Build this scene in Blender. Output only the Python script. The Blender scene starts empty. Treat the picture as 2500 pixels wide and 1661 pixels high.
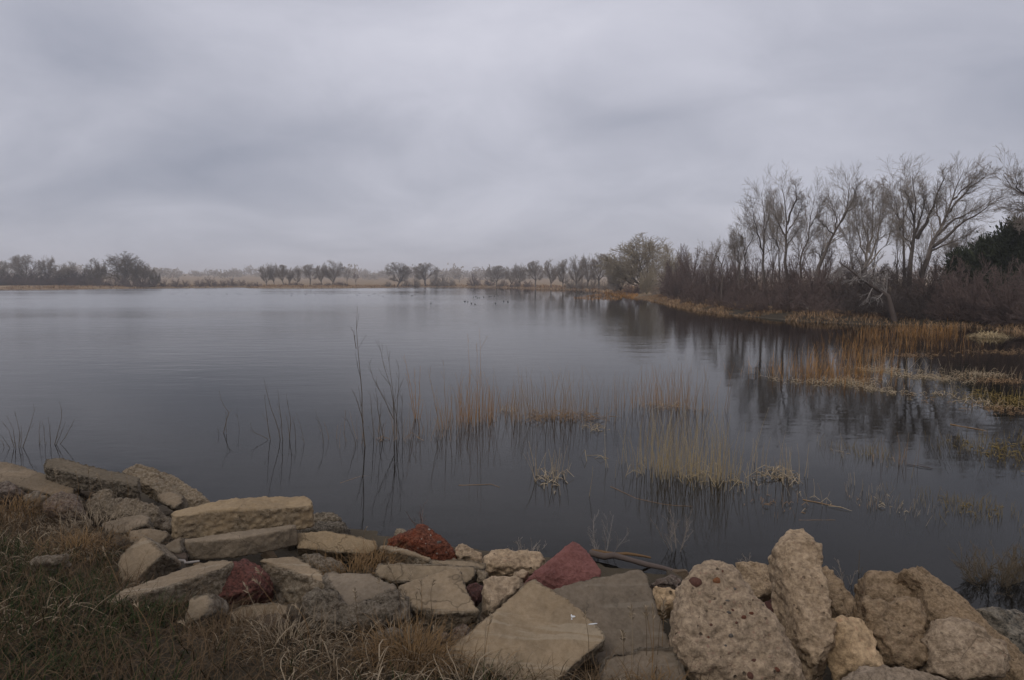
import bpy, bmesh, math, random
import numpy as np
from mathutils import Vector, Matrix

sc = bpy.context.scene
COL = sc.collection

# ------------------------------------------------------------------ camera
F = 1689.0                      # focal length in photo pixels (photo is 2500 wide)
CAM_Z = 2.3
HOR = 688.0                     # row of the horizon
PITCH = math.atan((830.5 - HOR) / F)
cam_d = bpy.data.cameras.new('camera')
cam = bpy.data.objects.new('camera', cam_d)
COL.objects.link(cam)
cam.location = (0, 0, CAM_Z)
cam.rotation_euler = (math.pi / 2 - PITCH, 0, 0)
cam_d.sensor_width = 36
cam_d.lens = 36 * F / 2500
cam_d.clip_start = 0.05
cam_d.clip_end = 20000
sc.camera = cam

# ------------------------------------------------------------------ sky and light
SUN_EL, SUN_AZ = math.radians(48), math.radians(-150)      # azimuth from +Y, clockwise
wd = bpy.data.worlds.new('World'); sc.world = wd; wd.use_nodes = True
nt = wd.node_tree; nt.nodes.clear()

class NB:
    """small helper to write node trees"""
    def __init__(s, tree): s.t = tree
    def n(s, typ, ins=None, **props):
        nd = s.t.nodes.new(typ)
        for k, v in props.items(): setattr(nd, k, v)
        for k, v in (ins or {}).items():
            sock = nd.inputs[k]
            if isinstance(v, bpy.types.NodeSocket): s.t.links.new(v, sock)
            else: sock.default_value = v
        return nd
    def math(s, op, a, b=None, c=None, clamp=False):
        nd = s.t.nodes.new('ShaderNodeMath'); nd.operation = op; nd.use_clamp = clamp
        for i, v in enumerate((a, b, c)):
            if v is None: continue
            if isinstance(v, bpy.types.NodeSocket): s.t.links.new(v, nd.inputs[i])
            else: nd.inputs[i].default_value = v
        return nd.outputs[0]
    def mix(s, f, a, b, blend='MIX'):
        nd = s.t.nodes.new('ShaderNodeMix'); nd.data_type = 'RGBA'; nd.blend_type = blend
        for i, v in ((0, f), (6, a), (7, b)):
            if isinstance(v, bpy.types.NodeSocket): s.t.links.new(v, nd.inputs[i])
            elif i == 0: nd.inputs[0].default_value = v
            else: nd.inputs[i].default_value = (*v, 1) if len(v) == 3 else v
        return nd.outputs[2]
    def ramp(s, f, stops, interp='EASE'):
        nd = s.t.nodes.new('ShaderNodeValToRGB'); cr = nd.color_ramp; cr.interpolation = interp
        while len(cr.elements) < len(stops): cr.elements.new(0.5)
        for e, (p, c) in zip(cr.elements, stops):
            e.position = p; e.color = (*c, 1) if not isinstance(c, (int, float)) else (c, c, c, 1)
        s.t.links.new(f, nd.inputs[0]); return nd.outputs[0]
    def noise(s, vec, scale, detail=4, rough=0.5, dist=0.0):
        nd = s.n('ShaderNodeTexNoise', {'Scale': scale, 'Detail': detail, 'Roughness': rough, 'Distortion': dist})
        s.t.links.new(vec, nd.inputs['Vector']); return nd.outputs[0]
    def link(s, a, b): s.t.links.new(a, b)

b = NB(nt)
tc = b.n('ShaderNodeTexCoord')
sep = b.n('ShaderNodeSeparateXYZ', {0: tc.outputs['Generated']})
zz = b.math('ADD', b.math('MAXIMUM', sep.outputs[2], 0.0), 0.3)
u = b.math('DIVIDE', sep.outputs[0], zz)
v = b.math('DIVIDE', sep.outputs[1], zz)
uv = b.n('ShaderNodeCombineXYZ', {0: u, 1: v}).outputs[0]
# slow cloud masses on a flat layer overhead, warped
warp = b.n('ShaderNodeTexNoise', {'Vector': uv, 'Scale': 0.9, 'Detail': 2})
wv = b.n('ShaderNodeVectorMath', {0: warp.outputs['Color'], 1: (0.5, 0.5, 0.5)}, operation='SUBTRACT').outputs[0]
wv = b.n('ShaderNodeVectorMath', {0: wv, 'Scale': 1.1}, operation='SCALE').outputs[0]
uvw = b.n('ShaderNodeVectorMath', {0: uv, 1: wv}, operation='ADD').outputs[0]
SKY_OFF = (3.1, 7.4, 0.0)
uvo = b.n('ShaderNodeVectorMath', {0: uvw, 1: SKY_OFF}, operation='ADD').outputs[0]
n1 = b.noise(uvo, 0.8, 3, 0.5)
n2 = b.noise(uvo, 2.4, 6, 0.58)
cl = b.math('ADD', b.math('MULTIPLY', n1, 0.6), b.math('MULTIPLY_ADD', n2, 0.52, -0.05))

def ray(x, y):
    """direction through photo pixel (x, y)"""
    a, c = (x - 1250.0) / F, -(y - 830.5) / F
    sp, cp = math.sin(PITCH), math.cos(PITCH)
    return Vector((a, cp + c * sp, -sp + c * cp))

def blob(px, py, rx, ry, rot, amt):
    """one cloud mass of the overcast, an ellipse on the cloud layer"""
    d = ray(px, py).normalized(); zc = max(d.z, 0) + 0.3
    c0 = Vector((d.x / zc, d.y / zc, 0))
    m = b.n('ShaderNodeMapping', {'Vector': uvw, 'Location': (0, 0, 0)}, vector_type='TEXTURE')
    m.inputs['Location'].default_value = c0
    m.inputs['Rotation'].default_value = (0, 0, rot)
    m.inputs['Scale'].default_value = (rx, ry, 1)
    ln = b.n('ShaderNodeVectorMath', {0: m.outputs[0]}, operation='LENGTH').outputs[1]
    g = b.math('SUBTRACT', 1.0, ln, clamp=True)
    g = b.math('MULTIPLY', g, g)
    return b.math('MULTIPLY', g, amt)
for args in ((1560, 290, .6, .4, .5, -.24), (480, 420, 1.0, .42, -.5, -.26), (950, 390, .5, .3, 0, -.12),
             (1050, 130, .7, .5, 0, .20), (300, 230, .6, .16, -.6, .10), (60, 60, .7, .5, 0, -.26), (60, 470, .6, .5, .2, -.2),
             (2420, 260, .9, .7, .3, -.34), (1080, 470, .5, .4, 0, .10)):
    cl = b.math('ADD', cl, blob(*args))
cloud = b.ramp(cl, [(0.10, (3.4, 3.6, 4.4)), (0.40, (4.9, 5.0, 5.8)), (0.58, (6.0, 6.05, 6.9)), (0.82, (7.2, 7.2, 8.05))], 'LINEAR')
# the cloud base is a little dimmer low over the horizon
hz = b.ramp(sep.outputs[2], [(0.0, 0.86), (0.12, 0.92), (0.4, 1.0)], 'LINEAR')
cloud = b.mix(1.0, cloud, hz, 'MULTIPLY')
sky = b.n('ShaderNodeTexSky', sky_type='NISHITA', sun_disc=False)
sky.sun_elevation = SUN_EL; sky.sun_rotation = SUN_AZ
col = b.mix(0.96, sky.outputs[0], cloud)
bg = b.n('ShaderNodeBackground', {'Color': col, 'Strength': 0.1})
wo = b.n('ShaderNodeOutputWorld', {'Surface': bg.outputs[0]})

sun_d = bpy.data.lights.new('sun', 'SUN'); sun_d.energy = 0.8; sun_d.angle = math.radians(25)
sun_d.color = (1.0, 0.96, 0.9)
sun = bpy.data.objects.new('sun', sun_d); COL.objects.link(sun)
sd_dir = Vector((math.sin(SUN_AZ) * math.cos(SUN_EL), math.cos(SUN_AZ) * math.cos(SUN_EL), math.sin(SUN_EL)))
sun.rotation_euler = sd_dir.to_track_quat('Z', 'Y').to_euler()
sun.location = (0, 0, 60)

vs = sc.view_settings
vs.view_transform = 'Standard'; vs.look = 'None'; vs.exposure = 0.0; vs.gamma = 1.0; vs.use_curve_mapping = False
cy = sc.cycles
cy.use_denoising = True
wd.cycles.sampling_method = 'MANUAL'; wd.cycles.sample_map_resolution = 256
cy.max_bounces = 5; cy.diffuse_bounces = 2; cy.glossy_bounces = 3; cy.transparent_max_bounces = 12
cy.volume_bounces = 2; cy.caustics_reflective = False; cy.caustics_refractive = False
cy.sample_clamp_indirect = 4.0

# ------------------------------------------------------------------ helpers
def W(x, y, z=0.0):
    """where the sight line through pixel (x, y) meets height z"""
    d = ray(x, y); t = (z - CAM_Z) / d.z
    return Vector((d.x * t, d.y * t, z))
def at(x, y, Y):
    """the point on the sight line at distance Y ahead"""
    d = ray(x, y); t = Y / d.y
    return Vector((d.x * t, Y, CAM_Z + d.z * t))

def tag(o, label=None, cat=None, group=None, kind=None):
    if label: o['label'] = label
    if cat: o['category'] = cat
    if group: o['group'] = group
    if kind: o['kind'] = kind
    return o
def empty(name, loc=(0, 0, 0)):
    o = bpy.data.objects.new(name, None); o.location = loc; o.empty_display_size = 0.1
    COL.objects.link(o); return o
def link(name, me, mat, parent=None, loc=None):
    o = bpy.data.objects.new(name, me); COL.objects.link(o)
    if mat is not None and not me.materials: me.materials.append(mat)
    if parent: o.parent = parent
    if loc is not None: o.location = loc
    return o
def mesh_np(name, V, *faces):
    """mesh from numpy vertices and arrays of quads / triangles"""
    me = bpy.data.meshes.new(name)
    V = np.ascontiguousarray(V, dtype=np.float32).reshape(-1, 3)
    faces = [np.asarray(f, dtype=np.int32) for f in faces if f is not None and len(f)]
    me.vertices.add(len(V)); me.vertices.foreach_set('co', V.ravel())
    nl = sum(f.size for f in faces); nf = sum(len(f) for f in faces)
    me.loops.add(nl); me.loops.foreach_set('vertex_index', np.concatenate([f.ravel() for f in faces]))
    me.polygons.add(nf)
    tot = np.concatenate([np.full(len(f), f.shape[1], np.int32) for f in faces])
    st = np.concatenate([[0], np.cumsum(tot)[:-1]]).astype(np.int32)
    me.polygons.foreach_set('loop_start', st); me.polygons.foreach_set('loop_total', tot)
    me.polygons.foreach_set('use_smooth', np.ones(nf, bool))
    me.update(calc_edges=True)
    return me

def _hash(i, j, k, seed):
    h = (i * 374761393 + j * 668265263 + k * 2147483647 + seed * 1274126177) & 0xffffffff
    h = ((h ^ (h >> 13)) * 1274126177) & 0xffffffff
    h = (h ^ (h >> 16)) & 0xffffff
    return h.astype(np.float64) / 0xffffff
def vnoise(P, seed=0):
    P = np.asarray(P, np.float64); I = np.floor(P).astype(np.int64); f = P - I
    f = f * f * (3 - 2 * f); r = 0
    for dx in (0, 1):
        wx = f[:, 0] if dx else 1 - f[:, 0]
        for dy in (0, 1):
            wy = f[:, 1] if dy else 1 - f[:, 1]
            for dz in (0, 1):
                wz = f[:, 2] if dz else 1 - f[:, 2]
                r = r + wx * wy * wz * _hash(I[:, 0] + dx, I[:, 1] + dy, I[:, 2] + dz, seed)
    return r * 2 - 1
def fbm(P, octv=4, seed=0, gain=0.5):
    r, a, s = 0, 1.0, 1.0
    for o in range(octv):
        r = r + a * vnoise(P * s + 17.3 * o, seed + o); a *= gain; s *= 2.03
    return r

# ------------------------------------------------------------------ materials
def new_mat(name):
    m = bpy.data.materials.new(name); m.use_nodes = True; m.node_tree.nodes.clear()
    return m, NB(m.node_tree)
def finish(bn, color, rough=0.9, bump=None, strength=0.5, dist=0.01, spec=0.25, extra=None):
    ins = {'Base Color': color, 'Roughness': rough, 'Specular IOR Level': spec}
    if bump is not None:
        ins['Normal'] = bn.n('ShaderNodeBump', {'Height': bump, 'Strength': strength, 'Distance': dist}).outputs[0]
    ins.update(extra or {})
    p = bn.n('ShaderNodeBsdfPrincipled', ins)
    bn.n('ShaderNodeOutputMaterial', {'Surface': p.outputs[0]})
def local_coord(bn):
    t = bn.n('ShaderNodeTexCoord'); oi = bn.n('ShaderNodeObjectInfo')
    off = bn.n('ShaderNodeVectorMath', {0: (37.0, 91.0, 53.0), 'Scale': oi.outputs['Random']}, operation='SCALE').outputs[0]
    return bn.n('ShaderNodeVectorMath', {0: t.outputs['Object'], 1: off}, operation='ADD').outputs[0], oi.outputs['Random']

def stone_mat(name, c1, c2, peb=(0.26, 0.16, 0.10), peb2=(0.42, 0.36, 0.28), agg=0.5, pit=1.0, stain=(0.15, 0.117, 0.082), agg_scale=70.0, lines=0.0, grain=1.0, val=1.0, crack=1.0):
    """weathered concrete or stone: plain cast faces, gravelly aggregate where the piece is broken"""
    m, n = new_mat(name)
    P, rnd = local_coord(n)
    P = n.n('ShaderNodeVectorMath', {0: P, 'Scale': n.math('MULTIPLY_ADD', n.math('FRACT', n.math('MULTIPLY', rnd, 7.31)), 0.8, 0.65)}, operation='SCALE').outputs[0]
    brk = n.n('ShaderNodeAttribute', attribute_name='broken').outputs['Fac']
    big = n.noise(P, 2.3, 4, 0.6, 0.4); mid = n.noise(P, 11.0, 6, 0.65, 0.5); fine = n.noise(P, 48.0, 6, 0.72)
    c = n.mix(n.ramp(big, [(0.36, 0), (0.64, 1)]), c1, c2)
    # dirt and weather stains with ragged outlines
    dk = n.ramp(mid, [(0.40, 1.0), (0.60, 0.0)])
    c = n.mix(n.math('MULTIPLY', dk, n.math('MULTIPLY_ADD', brk, 0.42, 0.25)), c, stain)
    st2 = n.ramp(n.noise(P, 5.0, 7, 0.7, 0.8), [(0.54, 0.0), (0.68, 1.0)])
    c = n.mix(n.math('MULTIPLY', st2, 0.45), c, tuple(x * 0.55 for x in c2))
    # sand grain, light and dark
    gr = n.ramp(fine, [(0.39, 0.0), (0.5, 0.5), (0.61, 1.0)], 'LINEAR')
    gdark = n.mix(n.math('MULTIPLY_ADD', brk, 0.5 * grain, 0.2 * grain), c, tuple(x * 0.32 for x in c2))
    glight = n.mix(n.math('MULTIPLY_ADD', brk, 0.4 * grain, 0.14 * grain), c, peb2)
    c = n.mix(gr, gdark, glight)
    # aggregate pebbles, in patches
    vor = n.n('ShaderNodeTexVoronoi', {'Vector': P, 'Scale': agg_scale, 'Randomness': 1.0})
    sepc = n.n('ShaderNodeSeparateColor', {0: vor.outputs['Color']})
    peb_c = n.mix(sepc.outputs[1], peb, peb2)
    inside = n.ramp(vor.outputs['Distance'], [(0.2, 1), (0.5, 0)])
    pick = n.math('MULTIPLY', n.ramp(sepc.outputs[0], [(0.5, 0), (0.75, 1)]), n.ramp(big, [(0.4, 0.3), (0.6, 1)]))
    pm = n.math('MULTIPLY', n.math('MULTIPLY', inside, pick), n.math('MULTIPLY', brk, agg))
    c = n.mix(pm, c, peb_c)
    # pits of several sizes
    vor2 = n.n('ShaderNodeTexVoronoi', {'Vector': P, 'Scale': agg_scale * 0.5, 'Randomness': 1.0})
    wp = n.math('MULTIPLY_ADD', mid, 0.5, n.math('SUBTRACT', vor2.outputs['Distance'], 0.25))
    sep2 = n.n('ShaderNodeSeparateColor', {0: vor2.outputs['Color']})
    pits = n.math('MULTIPLY', n.ramp(wp, [(0.06, 1), (0.2, 0)]), n.ramp(sep2.outputs[0], [(0.45, 0), (0.7, 1)]))
    pitm = n.math('MULTIPLY', pits, n.math('MULTIPLY_ADD', brk, 0.9 * pit, 0.1 * pit))
    c = n.mix(n.math('MULTIPLY', pitm, 0.75), c, tuple(x * 0.25 for x in c2))
    if lines:
        for rot, sc_ in ((0.9, 1.3), (2.1, 0.9)):
            wv_ = n.n('ShaderNodeTexNoise', {'Vector': n.n('ShaderNodeMapping', {'Vector': P, 'Rotation': (0.3, 0.2, rot), 'Scale': (1.0, 16.0, 1.0)}).outputs[0], 'Scale': sc_, 'Detail': 6, 'Roughness': 0.6, 'Distortion': 0.5}).outputs[0]
            c = n.mix(n.math('MULTIPLY', n.ramp(wv_, [(0.60, 0), (0.66, 1)]), lines), c, (0.44, 0.38, 0.29))
    # a few hairline cracks
    if crack:
        wq = n.n('ShaderNodeVectorMath', {0: P, 1: n.n('ShaderNodeVectorMath', {0: n.n('ShaderNodeTexNoise', {'Vector': P, 'Scale': 5.0, 'Detail': 4}).outputs['Color'], 'Scale': 0.35}, operation='SCALE').outputs[0]}, operation='ADD').outputs[0]
        ve = n.n('ShaderNodeTexVoronoi', {'Vector': wq, 'Scale': 1.7}, feature='DISTANCE_TO_EDGE').outputs['Distance']
        ck = n.math('MULTIPLY', n.ramp(ve, [(0.0, 1), (0.011, 0)], 'LINEAR'), n.ramp(n.noise(P, 1.9, 2), [(0.46, 0), (0.56, 1)]))
        c = n.mix(n.math('MULTIPLY', ck, 0.75 * crack), c, tuple(x * 0.3 for x in c2))
    # wet band at the waterline
    wz = n.n('ShaderNodeSeparateXYZ', {0: n.n('ShaderNodeNewGeometry').outputs['Position']}).outputs[2]
    wet = n.n('ShaderNodeMapRange', {'Value': n.math('MULTIPLY_ADD', mid, -0.08, wz), 'From Min': 0.05, 'From Max': -0.01}).outputs[0]
    hsv = n.n('ShaderNodeHueSaturation', {'Color': c, 'Value': n.math('MULTIPLY', n.math('MULTIPLY_ADD', rnd, 0.26 * val, 0.66 * val), n.math('MULTIPLY_ADD', wet, -0.55, 1.0)), 'Saturation': n.math('MULTIPLY_ADD', rnd, 0.25, 0.95)})
    h = n.math('ADD', n.math('MULTIPLY', fine, n.math('MULTIPLY_ADD', brk, 1.0, 0.3)), n.math('MULTIPLY', mid, n.math('MULTIPLY_ADD', brk, 1.6, 0.3)))
    h = n.math('ADD', h, n.math('MULTIPLY', pm, 0.5)); h = n.math('SUBTRACT', h, n.math('MULTIPLY', pitm, 1.3))
    finish(n, hsv.outputs[0], n.math('MULTIPLY_ADD', wet, -0.5, 0.92), h, 1.0, 0.014, 0.2)
    return m

M = {}
M['conc'] = stone_mat('weathered_concrete', (0.375, 0.285, 0.19), (0.285, 0.215, 0.142), lines=0.35)
M['conc_grey'] = stone_mat('grey_concrete', (0.305, 0.23, 0.155), (0.22, 0.168, 0.114), lines=0.2)
M['conc_tan'] = stone_mat('tan_concrete', (0.40, 0.305, 0.2), (0.30, 0.225, 0.145), agg=0.75)
M['conc_dark'] = stone_mat('dark_concrete', (0.19, 0.15, 0.105), (0.13, 0.105, 0.075))
M['conglom'] = stone_mat('conglomerate', (0.60, 0.44, 0.285), (0.45, 0.325, 0.205), peb=(0.24, 0.11, 0.075), peb2=(0.46, 0.34, 0.22), agg=0.6, pit=1.5, agg_scale=48.0, stain=(0.26, 0.185, 0.115), val=1.6)
M['conglom2'] = stone_mat('pale_conglomerate', (0.56, 0.425, 0.295), (0.43, 0.32, 0.215), peb=(0.27, 0.15, 0.10), peb2=(0.48, 0.37, 0.26), agg=0.45, pit=0.7, agg_scale=60.0, stain=(0.26, 0.185, 0.115), val=1.3)
M['conglom3'] = stone_mat('brown_conglomerate', (0.46, 0.33, 0.21), (0.34, 0.24, 0.15), peb=(0.2, 0.1, 0.07), peb2=(0.4, 0.3, 0.2), agg=0.45, pit=0.8, agg_scale=60.0, stain=(0.26, 0.185, 0.115), val=1.2)
M['red'] = stone_mat('red_sandstone', (0.40, 0.178, 0.15), (0.33, 0.138, 0.116), peb=(0.34, 0.13, 0.11), peb2=(0.44, 0.26, 0.22), agg=0.15, pit=0.25, stain=(0.24, 0.095, 0.08), grain=0.35)
M['red_orange'] = stone_mat('red_gravelly_concrete', (0.30, 0.072, 0.036), (0.13, 0.055, 0.042), peb=(0.13, 0.07, 0.055), peb2=(0.34, 0.18, 0.13), agg=0.6, pit=1.2, stain=(0.075, 0.04, 0.03), agg_scale=60.0)
M['maroon'] = stone_mat('maroon_rough_concrete', (0.21, 0.112, 0.09), (0.14, 0.08, 0.066), peb=(0.1, 0.04, 0.035), peb2=(0.28, 0.13, 0.11), agg=0.5, pit=1.0, stain=(0.085, 0.045, 0.038))
M['pink'] = stone_mat('pinkish_stone', (0.30, 0.19, 0.15), (0.2, 0.13, 0.10), peb=(0.3, 0.14, 0.11), agg=0.4)
M['grey'] = stone_mat('grey_green_stone', (0.2, 0.19, 0.16), (0.13, 0.125, 0.11), agg=0.3)
M['pebble_red'] = stone_mat('red_pebble', (0.24, 0.085, 0.05), (0.18, 0.06, 0.04), agg=0.0, pit=0.0)
M['pebble_orange'] = stone_mat('orange_pebble', (0.42, 0.17, 0.07), (0.34, 0.13, 0.06), agg=0.0, pit=0.0)
M['pebble_pale'] = stone_mat('pale_pebble', (0.5, 0.45, 0.38), (0.42, 0.37, 0.31), agg=0.0, pit=0.0)
M['pebble_grey'] = stone_mat('grey_pebble', (0.2, 0.18, 0.16), (0.14, 0.125, 0.11), agg=0.0, pit=0.0)
m, n = new_mat('white_droppings'); finish(n, (0.62, 0.62, 0.6, 1), 0.8); M['white'] = m

# ------------------------------------------------------------------ lake outline and terrain
SH = [(-900, 716), (-300, 711), (0, 708), (170, 707.4), (376, 704.6), (480, 703.6), (600, 702.2), (618, 704.6), (740, 705), (860, 704.3),
      (1000, 702.5), (1100, 701.7), (1202, 701.7), (1303, 705), (1380, 707.5), (1430, 708.5), (1470, 712), (1510, 718), (1557, 728), (1620, 740), (1700, 758),
      (1800, 771), (1900, 780), (2000, 787), (2130, 793), (2250, 795), (2400, 800), (2500, 812), (2610, 835), (2640, 880), (2600, 950),
      (2660, 1060), (2800, 1200), (2760, 1400), (2500, 1515), (2300, 1500), (2100, 1480), (1850, 1440), (1600, 1395), (1400, 1365), (1250, 1345), (1050, 1318), (850, 1290),
      (680, 1255), (500, 1215), (250, 1185), (0, 1160), (-300, 1130), (-900, 1060), (-2500, 960)]
LAKE = np.array([[p.x, p.y] for p in (W(x, y) for x, y in SH)] )
LAKE = np.vstack([LAKE, [[-150, 60], [-330, 110]]])
def lake_sd(X, Y):
    """signed distance to the lake outline, positive on land"""
    p = np.stack([X, Y], -1).reshape(-1, 2); A = LAKE; B = np.roll(LAKE, -1, 0)
    best = np.full(len(p), 1e18); ins = np.zeros(len(p), bool)
    for a, c in zip(A, B):
        e = c - a; t = np.clip(((p - a) @ e) / (e @ e), 0, 1)
        q = a + t[:, None] * e
        best = np.minimum(best, ((p - q) ** 2).sum(1))
        cond = (a[1] > p[:, 1]) != (c[1] > p[:, 1])
        with np.errstate(divide='ignore', invalid='ignore'):
            xi = (c[0] - a[0]) * (p[:, 1] - a[1]) / (c[1] - a[1]) + a[0]
        ins ^= cond & (p[:, 0] < xi)
    d = np.sqrt(best); d[ins] *= -1
    return d.reshape(np.shape(X))
def height(X, Y):
    X = np.asarray(X, float); Y = np.asarray(Y, float)
    s = lake_sd(X, Y)
    near = np.clip((14 - Y) / 5, 0, 1) * np.clip((7 - X) / 3, 0, 1)
    q = np.clip(s / 4.2, 0, 1); hn = 0.82 * q * q * (3 - 2 * q) + 0.03 * np.clip(s / 0.3, 0, 1)
    hf = 0.15 * np.clip(s / 1.0, 0, 1) + 0.9 * (1 - np.exp(-np.maximum(s, 0) / 9.0))
    R = np.hypot(X, Y)
    hf = hf + np.clip((R - 330) / 500, 0, 1.6) ** 1.3 * 7.0
    z = np.where(s > 0, hn * near + hf * (1 - near), -np.minimum(-s * np.where(Y < 14, 0.2, 0.1), 1.6) - 0.02)
    P = np.stack([X.ravel(), Y.ravel(), 0 * X.ravel()], -1)
    z = z + (fbm(P * 2.2, 3, 5) * 0.022 * np.clip((40 - Y.ravel()) / 20, 0, 1)).reshape(X.shape)
    return z
def gz(x, y): return float(height(np.array([x]), np.array([y]))[0])

def build_terrain():
    rows = [-6 + 0.5 * i for i in range(10)] + [-1 + 0.12 * i for i in range(92)]
    y = rows[-1]
    while y < 2450: y *= 1.022; rows.append(y)
    rows = np.array(rows); cols = np.linspace(-1, 1, 221); cols = np.sign(cols) * (0.75 * np.abs(cols) + 0.25 * np.abs(cols) ** 3)
    Yg = np.repeat(rows[:, None], len(cols), 1); Xg = cols[None, :] * (np.maximum(Yg, 0) * 1.05 + 9)
    Zg = height(Xg, Yg)
    V = np.stack([Xg, Yg, Zg], -1).reshape(-1, 3)
    r, c = Yg.shape; i = np.arange(r * c).reshape(r, c)
    Q = np.stack([i[:-1, :-1], i[:-1, 1:], i[1:, 1:], i[1:, :-1]], -1).reshape(-1, 4)
    return mesh_np('ground', V, Q)
m, n = new_mat('bank_soil_and_field')
tcg = n.n('ShaderNodeNewGeometry').outputs['Position']
sp = n.n('ShaderNodeSeparateXYZ', {0: tcg})
f1 = n.noise(tcg, 1.3, 6, 0.6); f2 = n.noise(tcg, 30, 4, 0.6); f3 = n.noise(tcg, 0.05, 4)
near_c = n.mix(f1, (0.03, 0.023, 0.015), (0.07, 0.052, 0.033))
near_c = n.mix(n.math('MULTIPLY', f2, 0.6), near_c, (0.05, 0.042, 0.026))
far_c = n.mix(n.ramp(f3, [(0.35, 0), (0.65, 1)]), (0.26, 0.18, 0.10), (0.33, 0.24, 0.14))
far_c = n.mix(n.ramp(n.noise(tcg, 0.6, 4), [(0.4, 0), (0.7, 1)]), far_c, (0.20, 0.12, 0.065))
mr = n.n('ShaderNodeMapRange', {'Value': sp.outputs[1], 'From Min': 60.0, 'From Max': 130.0})
c = n.mix(mr.outputs[0], near_c, far_c)
bed = n.n('ShaderNodeMapRange', {'Value': sp.outputs[2], 'From Min': -0.03, 'From Max': 0.06})
mud = n.mix(f1, (0.06, 0.047, 0.032), (0.15, 0.12, 0.08))
c = n.mix(bed.outputs[0], mud, c)
finish(n, c, 0.95, n.math('ADD', f2, f1), 0.6, 0.04, 0.1)
M['ground'] = m
ground = tag(link('ground', build_terrain(), M['ground']), kind='structure')
ground['label'] = 'lake bed, muddy bank and dry fields around the water'

# water sheet
m, n = new_mat('lake_water')
pos = n.n('ShaderNodeNewGeometry').outputs['Position']
sp = n.n('ShaderNodeSeparateXYZ', {0: pos})
rip = n.n('ShaderNodeMapping', {'Vector': pos, 'Rotation': (0, 0, 0.25), 'Scale': (0.45, 1.0, 1.0)}).outputs[0]
w1 = n.noise(rip, 5.5, 3, 0.55, 0.4); w2 = n.noise(rip, 1.3, 3, 0.5); w3 = n.noise(rip, 0.22, 2, 0.5)
# wind: stronger to the left and out on the lake, calm in the lee of the right shore
lee = n.math('SUBTRACT', n.math('MULTIPLY', sp.outputs[0], -1.0), n.math('MULTIPLY', sp.outputs[1], 0.12))
gust = n.n('ShaderNodeMapRange', {'Value': lee, 'From Min': -22.0, 'From Max': 14.0}).outputs[0]
gust = n.math('MULTIPLY', gust, n.ramp(n.noise(rip, 0.035, 3), [(0.3, 0.35), (0.6, 1.0)]))
yfar = n.n('ShaderNodeMapRange', {'Value': sp.outputs[1], 'From Min': 6.0, 'From Max': 45.0, 'To Min': 0.12, 'To Max': 1.0}).outputs[0]
gust = n.math('MULTIPLY', gust, yfar)
amp = n.math('MULTIPLY_ADD', gust, 1.2, 0.06)
h = n.math('ADD', n.math('ADD', n.math('MULTIPLY', w1, 0.18), n.math('MULTIPLY', w2, 0.55)), n.math('MULTIPLY', w3, 0.45))
bump = n.n('ShaderNodeBump', {'Height': n.math('MULTIPLY', h, amp), 'Strength': 1.0, 'Distance': 0.06}).outputs[0]
rough = n.math('MULTIPLY_ADD', gust, 0.2, 0.02)
fres = n.n('ShaderNodeFresnel', {'IOR': 1.333, 'Normal': bump}).outputs[0]
gl = n.n('ShaderNodeBsdfGlossy', {'Color': (0.88, 0.87, 0.85, 1), 'Roughness': rough, 'Normal': bump})
tr = n.n('ShaderNodeBsdfTransparent', {'Color': (0.30, 0.27, 0.21, 1)})
df = n.n('ShaderNodeBsdfDiffuse', {'Color': (0.013, 0.012, 0.010, 1)})
under = n.n('ShaderNodeMixShader', {0: 0.5, 1: tr.outputs[0], 2: df.outputs[0]})
ms = n.n('ShaderNodeMixShader', {0: n.math('POWER', fres, 1.22), 1: under.outputs[0], 2: gl.outputs[0]})
n.n('ShaderNodeOutputMaterial', {'Surface': ms.outputs[0]})
M['water'] = m
Vw = [(-700, -6, 0), (700, -6, 0), (700, 900, 0), (-700, 900, 0)]
water = tag(link('water', mesh_np('water', Vw, [(0, 1, 2, 3)]), M['water']), 'calm grey lake water mirroring the overcast sky', kind='structure')

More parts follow.
